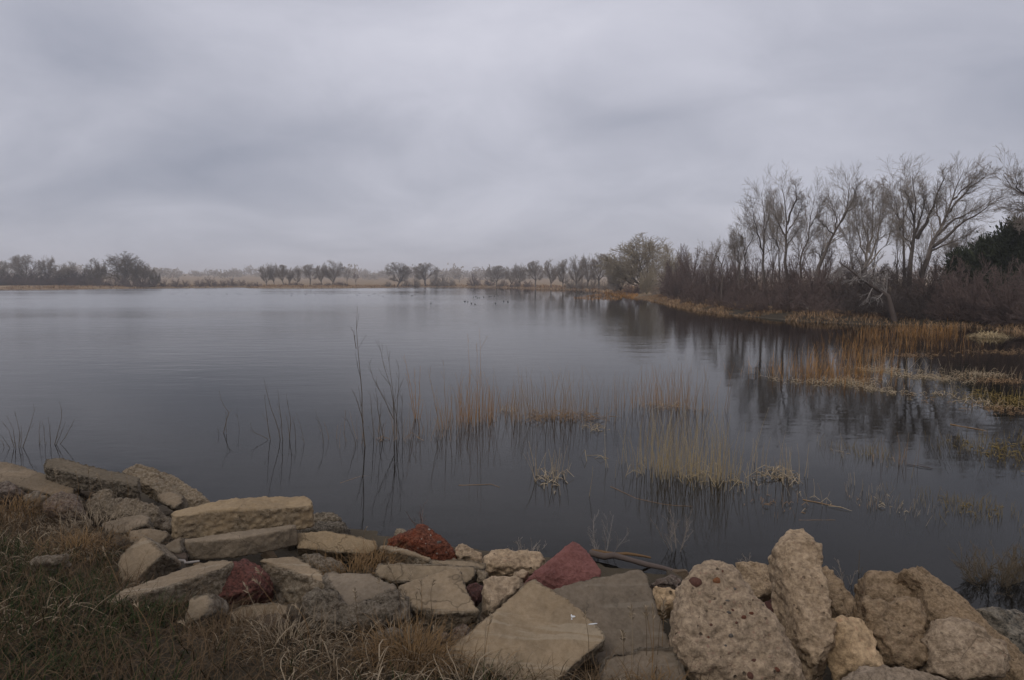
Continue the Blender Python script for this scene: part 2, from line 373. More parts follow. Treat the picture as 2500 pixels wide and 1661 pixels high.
# ------------------------------------------------------------------ broken concrete and boulders on the bank
ZM = {0: (0, 0, 1.0), 1: (0, 1080, 2.6986), 2: (400, 1160, 3.13), 3: (900, 1230, 3.3714), 4: (1500, 1230, 3.6375), 5: (1950, 1230, 3.6382)}
def px(zm, pts):
    ox, oy, s = ZM[zm]
    return [(ox + x / s, oy + y / s) for x, y in pts]
_rock_n = [0]
ROCKS = {}
def rock(name, label, zm, poly, z, nrm, t, mat, fl=1.0, dome=0.0, ds=0.7, vox=0.0115, rf=0.004, rs=0.022, sm=1, flat=0.9, cat=None, shift=None, chips=0, be=1.0, group='broken concrete and rocks along the bank'):
    """One piece: the outline of its main face on a plane through height z at its lowest corner, with normal nrm and
    thickness t behind it; then remeshed, edges rounded, broken sides roughened."""
    _rock_n[0] += 1; seed = _rock_n[0] * 13
    P = px(zm, poly)
    nv = Vector(nrm).normalized()
    lo = max(P, key=lambda p: p[1]); p0 = W(lo[0], lo[1], z)
    o = Vector((0, 0, CAM_Z)); ring = []
    for x, y in P:
        d = ray(x, y); k = (p0 - o).dot(nv) / d.dot(nv); ring.append(o + d * k)
    cen = sum(ring, Vector()) / len(ring)
    sh = Vector(shift) if shift else Vector()
    rings = [[cen + (p - cen) * fl - nv * t + sh for p in ring], ring]
    if dome: rings.append([cen + (p - cen) * ds + nv * dome for p in ring])
    bm = bmesh.new(); vr = [[bm.verts.new(p - cen) for p in r] for r in rings]
    k = len(ring)
    bm.faces.new(vr[0]); bm.faces.new(vr[-1])
    for a, c in zip(vr, vr[1:]):
        for i in range(k): bm.faces.new((a[i], a[(i + 1) % k], c[(i + 1) % k], c[i]))
    bmesh.ops.recalc_face_normals(bm, faces=bm.faces)
    if (flat > 1.5 or chips) and chips >= 0:                       # knock facets off the corners
        rg = random.Random(seed)
        for _ in range(chips or 9):
            d = (nv * rg.uniform(-.1, 1.0) + Vector((rg.gauss(0, 1), rg.gauss(0, 1), rg.gauss(0, 1))).normalized() * .9).normalized()
            ext = max(v.co.dot(d) for v in bm.verts)
            r = bmesh.ops.bisect_plane(bm, geom=bm.verts[:] + bm.edges[:] + bm.faces[:], plane_co=d * ext * rg.uniform(.78, .95), plane_no=d, clear_outer=True)
            bmesh.ops.holes_fill(bm, edges=[e for e in bm.edges if e.is_boundary], sides=0)
        bmesh.ops.recalc_face_normals(bm, faces=bm.faces)
    me = bpy.data.meshes.new(name); bm.to_mesh(me); bm.free()
    tmp = bpy.data.objects.new('tmp', me); COL.objects.link(tmp)
    md = tmp.modifiers.new('r', 'REMESH'); md.mode = 'VOXEL'; md.voxel_size = vox
    if sm:
        md = tmp.modifiers.new('s', 'SMOOTH'); md.iterations = sm; md.factor = 0.5
    dg = bpy.context.evaluated_depsgraph_get()
    out = bpy.data.meshes.new_from_object(tmp.evaluated_get(dg))
    bpy.data.objects.remove(tmp); bpy.data.meshes.remove(me)
    nvv = len(out.vertices); co = np.empty(nvv * 3, np.float32); out.vertices.foreach_get('co', co); co = co.reshape(-1, 3).astype(float)
    no = np.empty(nvv * 3, np.float32); out.vertices.foreach_get('normal', no); no = no.reshape(-1, 3)
    face = no @ np.array(nv)
    face = np.clip((face - (flat - 0.25)) / 0.25, 0, 1) if flat < 1.5 else np.zeros(nvv)
    brk = 1 - face
    big = fbm(co * 5.0, 2, seed); sml = fbm(co * 38.0, 2, seed + 5); ridg = np.abs(fbm(co * 12.0, 3, seed + 9, .6))
    disp = brk * (rs * 0.5 * big + rs * 0.5 * sml - rs * 0.5 * (0.4 - ridg)) + face * (rf * 2.0 * fbm(co * 3.0, 2, seed + 3) + rf * sml * 0.6)
    co = co + no * disp[:, None]
    out.vertices.foreach_set('co', co.astype(np.float32).ravel())
    at_ = out.attributes.new('broken', 'FLOAT', 'POINT')
    at_.data.foreach_set('value', np.clip(be * brk + 0.35 * fbm(co * 9, 2, seed + 1) * brk, 0, 1).astype(np.float32))
    out.polygons.foreach_set('use_smooth', np.ones(len(out.polygons), bool))
    out.name = name; out.update()
    ob = link(name, out, M[mat], loc=cen)
    tag(ob, label, cat or ('slab' if 'slab' in name else 'boulder' if 'boulder' in name else 'rock'), group, 'thing')
    ROCKS[label] = (ob, nv)
    return ob

S, B, R_ = 'concrete_slab', 'boulder', 'rock'
# --- left end, farthest
rock(S, 'long grey-brown slab lying at the left edge beside the water', 1, [(-60, 110), (90, 135), (285, 205), (500, 300), (480, 335), (330, 345), (150, 300), (40, 270), (-60, 262)], .42, (0.1, -.35, .93), .2, 'conc_grey', rs=.02)
rock(S, 'dark slab propped up with a shadowed overhang, behind the left grass', 1, [(285, 165), (305, 110), (370, 97), (640, 165), (918, 232), (912, 285), (840, 272), (600, 235), (480, 205), (330, 175)], .52, (0.05, -.3, .95), .17, 'conc_dark', rs=.016)
rock(S, 'tan slab sloping down into the water behind the dark propped slab', 1, [(800, 190), (815, 118), (870, 125), (1000, 165), (1180, 235), (1290, 310), (1400, 398), (1330, 410), (1200, 400), (1050, 330), (930, 262)], .18, (0.15, -.45, .88), .16, 'conc_tan', fl=1.05, rs=.02, flat=2)
rock(R_, 'small pale block resting below the sloping tan slab', 1, [(1030, 345), (1140, 320), (1200, 350), (1195, 400), (1150, 435), (1080, 408), (1030, 375)], .30, (-.3, -.6, .75), .14, 'conc', fl=.8, dome=.02)
rock(S, 'thin slab lying underneath the dark propped slab', 1, [(495, 300), (640, 288), (830, 300), (800, 370), (720, 375), (560, 355)], .32, (0, -.4, .9), .1, 'conc_grey')
rock(R_, 'low rough ridge of concrete running behind the dry grass at left', 1, [(530, 380), (600, 350), (700, 375), (900, 385), (1050, 400), (1145, 440), (1115, 500), (1000, 535), (800, 500), (600, 470), (540, 430)], .36, (0, -.5, .86), .16, 'conc_grey', dome=.04, flat=2, rs=.03)
rock(R_, 'knobbly tan stone poking up over the low rough ridge', 1, [(600, 350), (690, 300), (750, 325), (740, 370), (640, 385)], .42, (0, -.6, .8), .1, 'conc_tan', dome=.02, flat=2)
rock(B, 'pinkish grey boulder half sunk in the dry grass at left', 1, [(270, 395), (400, 325), (510, 350), (525, 400), (560, 475), (420, 500), (290, 460)], .42, (0, -.6, .8), .2, 'pink', dome=.05, flat=2, rs=.012)
rock(B, 'round pinkish stone at the left picture edge under the long slab', 1, [(-50, 280), (70, 258), (150, 300), (145, 340), (60, 360), (-50, 360)], .44, (0, -.6, .8), .2, 'pink', dome=.05, flat=2, rs=.012)
rock(R_, 'flat stone low in the grass between the two pinkish stones', 1, [(150, 335), (270, 328), (310, 365), (270, 390), (170, 385)], .42, (0, -.5, .86), .12, 'conc_grey', dome=.02, flat=2)
rock(S, 'smooth tan slab end among curly dry grass, left of the stacked slabs', 1, [(660, 530), (780, 498), (930, 468), (978, 488), (972, 535), (890, 562), (800, 600), (700, 590)], .47, (-.15, -.45, .88), .12, 'conc')
rock(R_, 'low wedge of concrete left of the stacked slabs', 1, [(838, 580), (1000, 566), (1118, 600), (1050, 672), (960, 690), (860, 665)], .46, (0, -.6, .8), .14, 'conc_grey', dome=.015)
rock(R_, 'narrow chip wedged upright against the stacked slabs', 1, [(1128, 650), (1205, 615), (1215, 740), (1150, 750), (1060, 695)], .42, (-.1, -.8, .5), .12, 'conc_grey', dome=.02)
rock(R_, 'small chip at the left end of the top stacked slab', 1, [(1068, 535), (1120, 500), (1160, 610), (1085, 580)], .44, (-.1, -.8, .5), .1, 'conc_tan', dome=.02, flat=2)
rock(R_, 'square-cut concrete block tilted on its corner beside the grass', 1, [(778, 800), (790, 745), (850, 690), (948, 608), (1000, 655), (1082, 732), (1010, 790), (920, 880), (880, 915), (800, 912), (775, 870)], .52, (-.22, -.72, .65), .2, 'conc', rs=.012)
# --- the stack
rock(S, 'thick pale slab on top of the stack, with gravelly top', 2, [(45, 300), (100, 265), (370, 215), (530, 180), (760, 165), (1090, 155), (1132, 185), (1135, 222), (1000, 240), (700, 268), (300, 290), (80, 325)], .62, (-.02, -.08, 1), .19, 'conc_tan', rf=.012, rs=.016, flat=.9, be=.45)
rock(S, 'long smooth-edged slab in the middle of the stack', 2, [(148, 492), (330, 462), (600, 425), (1005, 372), (1012, 398), (800, 440), (560, 485), (300, 505), (160, 512)], .50, (-.05, -.1, 1), .145, 'conc_tan', rs=.010, be=.1)
rock(S, 'brown slab continuing the stack to the right behind a grass tuft', 2, [(1005, 440), (1240, 422), (1420, 450), (1625, 500), (1645, 560), (1560, 605), (1300, 590), (1015, 565)], .34, (0.1, -.72, .68), .2, 'conc_tan', rs=.012, dome=.01)
rock(R_, 'dark wet stone at the water right of the stack, the upper one', 2, [(1130, 300), (1240, 280), (1368, 318), (1362, 350), (1250, 362), (1140, 362)], .22, (0, -.4, .9), .12, 'conc_dark', dome=.02, flat=2)
rock(R_, 'dark wet stone at the water right of the stack, the lower one', 2, [(1020, 378), (1240, 362), (1418, 372), (1400, 425), (1250, 445), (1020, 440)], .26, (0, -.4, .9), .12, 'conc_dark', dome=.02, flat=2)
# --- centre left
rock(S, 'smooth-topped slab slanting out of the grass below the tilted block', 1, [(695, 1045), (830, 965), (1250, 812), (1480, 762), (1545, 775), (1460, 830), (1330, 870), (1100, 950), (850, 1020), (720, 1062)], .70, (-.16, -.1, .98), .15, 'conc', rs=.016)
rock(B, 'maroon rough boulder between the slanting slab and the broad slabs', 2, [(285, 890), (290, 840), (420, 760), (520, 690), (640, 645), (720, 690), (815, 810), (805, 900), (740, 965), (560, 1005), (430, 1005), (330, 920)], .58, (0.05, -.8, .6), .3, 'maroon', fl=.85, dome=.07, ds=.8, flat=2, rs=.02)
rock(R_, 'small tan block in front of the maroon boulder', 2, [(205, 930), (360, 893), (380, 960), (372, 1035), (320, 1100), (180, 1170), (160, 1100)], .68, (-.1, -.8, .55), .18, 'conc_tan', dome=.02, rs=.014)
rock(S, 'low grey slab half buried in grass in front of the maroon boulder', 2, [(485, 1040), (620, 990), (850, 965), (960, 985), (940, 1060), (700, 1100), (520, 1110)], .66, (0, -.5, .87), .12, 'conc_grey', rs=.012)
rock(S, 'broad slab with smooth top and thick broken front, left of two', 2, [(718, 655), (760, 630), (1000, 616), (1110, 678), (1230, 755), (1275, 830), (1150, 800), (1000, 740), (860, 700)], .68, (0.03, -.12, .98), .26, 'conc', fl=1.08, rs=.03, shift=(0.05, -.10, 0))
rock(S, 'broad slab with smooth top and thick broken front, right of two', 2, [(1228, 750), (1420, 752), (1600, 758), (1790, 858), (1700, 905), (1540, 960), (1385, 1008), (1320, 920), (1270, 830)], .70, (0.0, -.22, .98), .2, 'conc', fl=1.05, rs=.03, shift=(0.03, -.06, 0))
rock(S, 'heavy rough wedge filling the corner below the two broad slabs', 2, [(990, 960), (1130, 860), (1290, 880), (1400, 1000), (1640, 930), (1790, 870), (1890, 970), (1880, 1065), (1600, 1150), (1400, 1205), (1270, 1180), (1130, 1130), (1040, 1040)], .64, (-.02, -.72, .68), .2, 'conc_grey', dome=.03, ds=.8, flat=2, rs=.035)
rock(R_, 'rough brown stone behind the broad slabs, under the grass tuft', 2, [(1010, 620), (1130, 600), (1300, 640), (1400, 700), (1230, 745), (1100, 670)], .42, (0, -.4, .9), .12, 'conc_grey', dome=.02, flat=2)
rock(S, 'pointed flat slab with pale top and rough brown front edge', 3, [(243, 662), (480, 588), (730, 512), (765, 560), (800, 660), (860, 780), (915, 885), (720, 890), (540, 884), (350, 848), (300, 750)], .70, (0.0, -.3, .95), .13, 'conc', rs=.02)
rock(S, 'long low gravel-sided slab behind the pointed flat slab', 3, [(50, 560), (70, 490), (300, 488), (700, 505), (875, 515), (880, 600), (820, 655), (500, 640), (200, 645), (60, 600)], .44, (0, -.75, .66), .2, 'conc_tan', rs=.018, dome=.01)
rock(S, 'thin slab lying on the long low gravel-sided slab', 3, [(505, 465), (700, 455), (840, 458), (955, 497), (945, 535), (870, 520), (520, 500)], .42, (0.05, -.5, .85), .07, 'conc_tan')
rock(R_, 'small dark-bottomed chip at the right end of the long low slab', 3, [(880, 545), (940, 533), (995, 572), (965, 650), (890, 650)], .44, (0, -.7, .7), .12, 'conc_tan', dome=.015, flat=2)
rock(S, 'thin pale-topped slab leaning at the foot of the red gravelly mound', 3, [(62, 352), (150, 338), (330, 378), (510, 440), (495, 465), (330, 425), (150, 385)], .42, (-.05, -.25, .96), .12, 'conc', rs=.02)
rock(B, 'orange-red gravelly mound of broken concrete at the water edge', 3, [(80, 325), (210, 262), (370, 215), (398, 170), (480, 178), (550, 215), (610, 280), (690, 360), (730, 455), (600, 470), (500, 455), (330, 400), (150, 360)], .28, (0.05, -.62, .78), .25, 'red_orange', dome=.08, ds=.55, flat=2, rs=.022)
rock(R_, 'small rounded tan stone behind the orange-red mound', 3, [(205, 262), (238, 210), (270, 205), (310, 225), (300, 265)], .2, (0, -.6, .8), .12, 'conc_tan', dome=.02, flat=2)
rock(R_, 'angular yellowish stone right of the orange-red mound', 3, [(708, 352), (750, 308), (850, 350), (950, 412), (945, 495), (860, 475), (780, 440), (740, 460)], .26, (0.1, -.6, .78), .16, 'conglom', dome=.02, flat=2)
rock(S, 'yellowish pitted slab with dark undercut beside the red pyramid stone', 3, [(942, 440), (980, 372), (1040, 358), (1200, 388), (1400, 398), (1490, 408), (1440, 470), (1390, 530), (1200, 515), (960, 495)], .34, (0, -.35, .93), .16, 'conglom', rs=.02, flat=2)
rock(R_, 'small grey-green triangular stone left of the red pyramid stone', 3, [(1175, 600), (1270, 508), (1340, 555), (1300, 610)], .42, (0, -.6, .8), .12, 'conglom', dome=.01, flat=2)
rock(B, 'block with gravel-speckled face behind the big flat front slab', 3, [(955, 600), (1000, 572), (1100, 570), (1200, 585), (1290, 605), (1280, 660), (1100, 830), (980, 920), (940, 870), (930, 760)], .58, (0.02, -.62, .78), .3, 'conglom2', rs=.02, flat=2, dome=.02, ds=.85)
rock(R_, 'dark red chip in the gap right of the pointed flat slab', 3, [(810, 662), (935, 655), (920, 760), (880, 800)], .5, (0, -.7, .7), .1, 'maroon', flat=2)
rock(B, 'smooth red pyramid-shaped stone standing above the front slabs', 3, [(1265, 660), (1300, 600), (1480, 420), (1620, 310), (1700, 294), (1765, 340), (1860, 470), (1950, 595), (1900, 690), (1700, 720), (1500, 720), (1380, 690)], .42, (0.06, -.68, .73), .28, 'red', fl=.9, dome=.04, ds=.5, flat=2, rs=.010)
rock(S, 'largest flat grey slab in the front with two white spots', 3, [(605, 1245), (690, 1170), (1000, 900), (1300, 640), (1360, 620), (1430, 660), (1600, 762), (1760, 862), (1785, 905), (1900, 1010), (1940, 1055), (1965, 1112), (1870, 1180), (1780, 1255), (1640, 1380), (1480, 1520), (1250, 1540), (1080, 1390), (700, 1345)], .62, (0.06, -.52, .85), .10, 'conc', rf=.005, rs=.014)
rock(S, 'wide grey slab leaning behind the largest front slab', 0, [(1345, 1440), (1400, 1420), (1562, 1388), (1580, 1402), (1600, 1465), (1618, 1520), (1632, 1558), (1652, 1590), (1676, 1630), (1690, 1670), (1560, 1690), (1420, 1600)], .50, (0.0, -.56, .83), .16, 'conc_grey', rf=.005, rs=.016)
rock(S, 'low front slab lying across the foot of the wide grey slab', 0, [(1470, 1610), (1500, 1598), (1590, 1578), (1648, 1582), (1668, 1622), (1690, 1680), (1560, 1700), (1460, 1690)], .57, (0.0, -.6, .8), .08, 'conc_grey', rf=.006, rs=.014)
rock(R_, 'pinkish stone in the grass left of the largest front slab', 3, [(555, 1070), (640, 1040), (665, 1180), (590, 1215)], .68, (0, -.75, .66), .14, 'pink', dome=.02, flat=2)
rock(R_, 'pink-red stone tucked under the left edge of the largest front slab', 3, [(700, 1050), (780, 1012), (850, 1020), (800, 1120), (720, 1140)], .6, (0, -.75, .66), .12, 'pink', dome=.02, flat=2)
rock(R_, 'flat pale stone behind the golden grass tuft', 3, [(40, 1065), (200, 1032), (310, 1060), (280, 1110), (100, 1120)], .70, (0, -.5, .86), .1, 'conc_grey', dome=.01, flat=2)
# --- right
rock(R_, 'grey stone lying behind the wide grey slab', 4, [(305, 680), (510, 612), (600, 670), (570, 745), (400, 740)], .32, (0, -.6, .8), .14, 'pink', dome=.02, flat=2)
rock(R_, 'yellow-brown ribbed stone between wide grey slab and conglomerate boulder', 4, [(345, 725), (480, 730), (595, 775), (560, 930), (450, 960), (385, 930)], .42, (0, -.7, .7), .2, 'conglom', dome=.03, flat=2)
cong = rock(B, 'largest conglomerate boulder, studded with red and orange pebbles', 4, [(880, 432), (930, 420), (1000, 460), (1060, 520), (1085, 600), (1190, 720), (1230, 830), (1370, 940), (1440, 1070), (1560, 1140), (1680, 1270), (1725, 1390), (1755, 1568), (1745, 1660), (1300, 1700), (850, 1680), (690, 1500), (590, 1380), (520, 1200), (530, 950), (580, 830), (600, 690), (700, 600), (780, 500)], .58, (0.03, -.74, .67), .3, 'conglom', fl=.92, dome=.05, ds=.78, flat=2, rs=.024)
rock(B, 'rounded stone bridging the conglomerate boulder and the tall upright stone', 4, [(1065, 540), (1200, 515), (1340, 530), (1400, 570), (1508, 690), (1502, 775), (1400, 825), (1310, 875), (1230, 840), (1150, 720)], .44, (0.05, -.66, .75), .25, 'conglom2', dome=.05, ds=.8, flat=2, rs=.02)
rock(R_, 'dark red stone in the gap left of the tall upright stone', 4, [(1310, 880), (1500, 800), (1560, 850), (1640, 1100), (1660, 1260), (1520, 1140), (1420, 1060)], .42, (0, -.8, .6), .14, 'maroon', flat=2, rs=.008)
rock(R_, 'tiny red stone behind the bridging stone', 4, [(1430, 600), (1455, 575), (1485, 590), (1480, 640), (1440, 640)], .34, (0, -.7, .7), .08, 'maroon', flat=2, rs=.008)
rock(B, 'tall upright rough stone, highest of the right-hand rocks', 4, [(1495, 235), (1560, 222), (1650, 220), (1720, 250), (1762, 310), (1822, 380), (1838, 480), (1832, 590), (1852, 690), (1900, 800), (1932, 920), (1942, 1080), (1988, 1160), (1982, 1270), (1962, 1320), (2002, 1450), (2000, 1620), (1800, 1620), (1740, 1410), (1680, 1270), (1620, 1100), (1570, 900), (1520, 750), (1470, 600), (1430, 430), (1428, 340), (1488, 285)], .52, (0.04, -.62, .78), .26, 'conglom2', fl=.85, dome=.05, ds=.8, flat=2, rs=.024)
rock(B, 'narrow brown stone leaning behind the tall upright stone', 5, [(195, 530), (260, 548), (330, 640), (400, 750), (480, 870), (558, 995), (540, 1020), (440, 1020), (340, 990), (290, 900), (250, 760), (205, 640)], .46, (0.1, -.6, .78), .2, 'conglom3', dome=.03, flat=2)
rock(S, 'slab on edge with smooth shaded left side, right of the tall stone', 5, [(345, 990), (430, 998), (560, 1020), (655, 1100), (664, 1165), (700, 1290), (765, 1430), (740, 1470), (560, 1440), (450, 1220)], .56, (0.35, -.6, .72), .16, 'conglom', flat=2, rs=.016, dome=.015, shift=(-.05, 0, -.03))
rock(B, 'grey-green boulder in the middle of the right-hand rocks', 5, [(465, 830), (520, 808), (640, 830), (750, 870), (850, 860), (970, 832), (1080, 850), (1125, 1000), (1155, 1100), (1125, 1200), (1160, 1330), (1175, 1475), (980, 1475), (770, 1430), (660, 1180), (570, 1000), (535, 900)], .54, (0.0, -.72, .68), .28, 'conglom3', fl=.9, dome=.05, ds=.8, flat=2, rs=.028)
rock(S, 'flat-topped block behind the grey-green boulder', 5, [(578, 602), (620, 594), (800, 600), (1055, 650), (1110, 770), (1150, 870), (1228, 1045), (1150, 1080), (1000, 960), (850, 900), (720, 860), (620, 810), (598, 700)], .49, (-.05, -.66, .75), .22, 'conglom3', dome=.02, ds=.8, flat=2, rs=.018, chips=-1)
rock(S, 'long brown slab running down to the lower right corner', 5, [(928, 592), (1000, 570), (1090, 543), (1135, 570), (1300, 700), (1440, 810), (1580, 950), (1750, 1100), (1880, 1220), (2060, 1390), (2080, 1640), (1950, 1560), (1850, 1400), (1630, 1180), (1450, 1060), (1300, 1040), (1240, 1030), (1150, 900), (1100, 720)], .34, (0.2, -.55, .8), .2, 'conglom3', flat=2, rs=.018, dome=.01, ds=.85, chips=-1)
rock(B, 'rounded boulder with pale top at the lower right', 5, [(1125, 1195), (1240, 1042), (1370, 1008), (1500, 1030), (1600, 1072), (1690, 1175), (1855, 1262), (1868, 1400), (1840, 1600), (1500, 1610), (1300, 1540), (1190, 1490), (1150, 1290)], .54, (0.0, -.72, .68), .28, 'conglom2', fl=.9, dome=.05, ds=.8, flat=2, rs=.02)
rock(B, 'grey stone at the right picture edge beside the water', 5, [(1555, 925), (1750, 928), (2030, 965), (2120, 1100), (2100, 1330), (1990, 1330), (1880, 1230), (1730, 1100), (1620, 1000)], .30, (0.1, -.6, .78), .25, 'grey', dome=.04, flat=2, rs=.02)
rock(S, 'low tan slab at the bottom picture edge below the right-hand rocks', 5, [(330, 1640), (400, 1512), (560, 1428), (760, 1440), (1000, 1452), (1250, 1500), (1440, 1575), (1480, 1660), (900, 1720)], .64, (0.0, -.62, .78), .16, 'conglom2', dome=.02, ds=.85, flat=2, rs=.016)
rock(R_, 'weathered flat stone lying in the grass at far left', 1, [(170, 780), (280, 745), (430, 735), (440, 770), (330, 800), (200, 810)], .68, (0, -.4, .9), .08, 'conc_grey', dome=.01, flat=2)

# small rubble in the gaps
def chip_mesh(seed):
    rg = random.Random(seed); bm = bmesh.new(); bmesh.ops.create_cube(bm, size=2.0)
    for v in bm.verts: v.co = Vector((v.co.x * rg.uniform(.7, 1.2), v.co.y * rg.uniform(.5, 1.0), v.co.z * rg.uniform(.35, .7)))
    for _ in range(7):
        d = Vector((rg.gauss(0, 1), rg.gauss(0, 1), rg.gauss(0, 1))).normalized(); ext = max(v.co.dot(d) for v in bm.verts)
        bmesh.ops.bisect_plane(bm, geom=bm.verts[:] + bm.edges[:] + bm.faces[:], plane_co=d * ext * rg.uniform(.7, .9), plane_no=d, clear_outer=True)
        bmesh.ops.holes_fill(bm, edges=[e for e in bm.edges if e.is_boundary], sides=0)
    bmesh.ops.triangulate(bm, faces=bm.faces); bmesh.ops.subdivide_edges(bm, edges=bm.edges, cuts=2, use_grid_fill=True)
    V = np.array([v.co for v in bm.verts]); ds = 1 + .06 * fbm(V * 3.0, 3, seed)
    for v, q in zip(bm.verts, ds): v.co *= q
    me = bpy.data.meshes.new('rubble_stone'); bm.to_mesh(me); bm.free()
    at_ = me.attributes.new('broken', 'FLOAT', 'POINT'); at_.data.foreach_set('value', np.ones(len(me.vertices), np.float32))
    return me
CHIPS = {}
rc = random.Random(8)
def chip(x, y, label, group, zr=None, size=None):
    """a hand-sized stone on the bank at photo point (x, y)"""
    z = .3
    for _ in range(8):
        p = W(x, y, z); z = .5 * z + .5 * gz(p.x, p.y)
    if gz(p.x, p.y) < .03: return
    mt = rc.choice(['conc', 'conc_grey', 'conc_tan', 'conc_grey', 'pink', 'conc_dark', 'conglom3']); k = (rc.randrange(5), mt)
    if k not in CHIPS:
        CHIPS[k] = chip_mesh(k[0] + 50); CHIPS[k].materials.append(M[mt])
        if len(CHIPS[k].materials) > 1: CHIPS[k].materials.clear(); CHIPS[k].materials.append(M[mt])
    o = bpy.data.objects.new('rubble_stone', CHIPS[k]); COL.objects.link(o); s = size or rc.uniform(.035, .085)
    o.location = (p.x, p.y, z + s * .25); o.rotation_euler = (rc.uniform(-.4, .4), rc.uniform(-.4, .4), rc.uniform(0, 6.28)); o.scale = (s, s, s)
    tag(o, label, 'stone', group, 'thing')
for x0, x1, y0, y1, n_, lab in [(120, 420, 1225, 1290, 16, 'small broken stone in the gaps below the dark propped slab'), (280, 520, 1330, 1400, 14, 'small broken stone around the tilted square block'),
                                (620, 1000, 1300, 1400, 26, 'small broken stone in the gaps right of the stack'), (950, 1400, 1330, 1440, 28, 'small broken stone around the foot of the red pyramid stone'),
                                (480, 900, 1480, 1560, 22, 'small broken stone at the grass edge before the broad slabs'), (1560, 1700, 1380, 1440, 14, 'small broken stone behind the wide grey slab'),
                                (1780, 2200, 1380, 1480, 26, 'small broken stone behind the tall upright stone'), (2250, 2500, 1480, 1560, 16, 'small broken stone at the lower right water edge')]:
    for _ in range(n_): chip(rc.uniform(x0, x1), rc.uniform(y0, y1), lab, 'small rubble: ' + lab[25:])

# ------------------------------------------------------------------ plant building
def fiber_mat(name, c1, c2, rough=0.85, wscale=3.0, trans=0.0):
    m, n = new_mat(name)
    P, rnd = local_coord(n)
    rp = n.n('ShaderNodeNewGeometry').outputs['Random Per Island']
    f = n.noise(P, wscale, 3)
    c = n.mix(n.math('ADD', n.math('MULTIPLY', rp, 0.65), n.math('MULTIPLY', f, 0.35)), c1, c2)
    finish(n, c, rough, spec=0.15)
    return m
M['bark'] = fiber_mat('grey_brown_bark', (0.085, 0.068, 0.056), (0.17, 0.138, 0.112))
M['twig'] = fiber_mat('greyish_tan_twigs', (0.21, 0.175, 0.14), (0.40, 0.335, 0.27))
M['twig_pale'] = fiber_mat('pale_olive_twigs', (0.27, 0.22, 0.15), (0.45, 0.375, 0.255))
M['twig_red'] = fiber_mat('reddish_brown_twigs', (0.10, 0.07, 0.06), (0.24, 0.17, 0.14))
M['twig_dark'] = fiber_mat('dark_brown_twigs', (0.06, 0.045, 0.038), (0.15, 0.115, 0.095))
M['twig_olive'] = fiber_mat('olive_brown_twigs', (0.11, 0.085, 0.055), (0.22, 0.165, 0.10))
M['dead'] = fiber_mat('bleached_dead_wood', (0.22, 0.19, 0.165), (0.38, 0.34, 0.30))
M['driftwood'] = fiber_mat('brown_driftwood', (0.10, 0.06, 0.03), (0.22, 0.13, 0.06))
M['reed_orange'] = fiber_mat('rust_orange_reed', (0.26, 0.12, 0.035), (0.50, 0.26, 0.08))
M['reed_tan'] = fiber_mat('tan_reed', (0.30, 0.22, 0.115), (0.56, 0.43, 0.235))
M['reed_brown'] = fiber_mat('brown_reed', (0.22, 0.13, 0.068), (0.44, 0.285, 0.15))
M['reed_pale'] = fiber_mat('pale_broken_reed', (0.31, 0.23, 0.14), (0.58, 0.46, 0.30))
M['reed_yellow'] = fiber_mat('yellowish_moss_grass', (0.16, 0.11, 0.03), (0.34, 0.24, 0.08))
M['shoot'] = fiber_mat('willow_shoot_bark', (0.055, 0.04, 0.025), (0.16, 0.11, 0.055))
M['grass_green'] = fiber_mat('green_grass', (0.013, 0.022, 0.006), (0.04, 0.052, 0.016))
M['grass_dry'] = fiber_mat('dry_grass', (0.036, 0.022, 0.011), (0.15, 0.098, 0.052))
M['grass_pale'] = fiber_mat('bleached_grass', (0.11, 0.08, 0.05), (0.36, 0.28, 0.185))
M['grass_gold'] = fiber_mat('golden_dry_grass', (0.09, 0.052, 0.022), (0.27, 0.165, 0.075))
M['needle'] = fiber_mat('dark_juniper_foliage', (0.026, 0.034, 0.018), (0.075, 0.082, 0.042))

def unit(v): return v / np.maximum(np.linalg.norm(v, axis=-1, keepdims=True), 1e-9)
def tube(P, R, s=3):
    """batched tubes: P (m,k,3), R (m,k) -> vertices, quads"""
    P = np.asarray(P, float); R = np.asarray(R, float); m_, k = P.shape[:2]
    T = unit(np.gradient(P, axis=1))
    ref = np.where(np.abs(T[..., 2:3]) < 0.85, np.array([0, 0, 1.0]), np.array([1.0, 0, 0]))
    U = unit(np.cross(T, ref)); Vv = np.cross(T, U)
    a = np.arange(s) * 2 * math.pi / s
    ringv = P[:, :, None] + R[:, :, None, None] * (np.cos(a)[:, None] * U[:, :, None] + np.sin(a)[:, None] * Vv[:, :, None])
    idx = np.arange(m_ * k * s).reshape(m_, k, s)
    A = idx[:, :-1]; Bq = idx[:, 1:]
    Q = np.stack([A, np.roll(A, -1, 2), np.roll(Bq, -1, 2), Bq], -1).reshape(-1, 4)
    return ringv.reshape(-1, 3), Q
def ribbon(P, Wd, side):
    """batched flat blades: P (m,k,3), Wd (m,k) half width, side (m,3)"""
    m_, k = P.shape[:2]
    Vv = np.stack([P - side[:, None] * Wd[..., None], P + side[:, None] * Wd[..., None]], 2)
    idx = np.arange(m_ * k * 2).reshape(m_, k, 2)
    Q = np.stack([idx[:, :-1, 0], idx[:, :-1, 1], idx[:, 1:, 1], idx[:, 1:, 0]], -1).reshape(-1, 4)
    return Vv.reshape(-1, 3), Q
def joined(name, parts):
    Vs, Qs, o = [], [], 0
    for V, Q in parts:
        Vs.append(V); Qs.append(Q + o); o += len(V)
    return mesh_np(name, np.vstack(Vs), np.vstack(Qs))
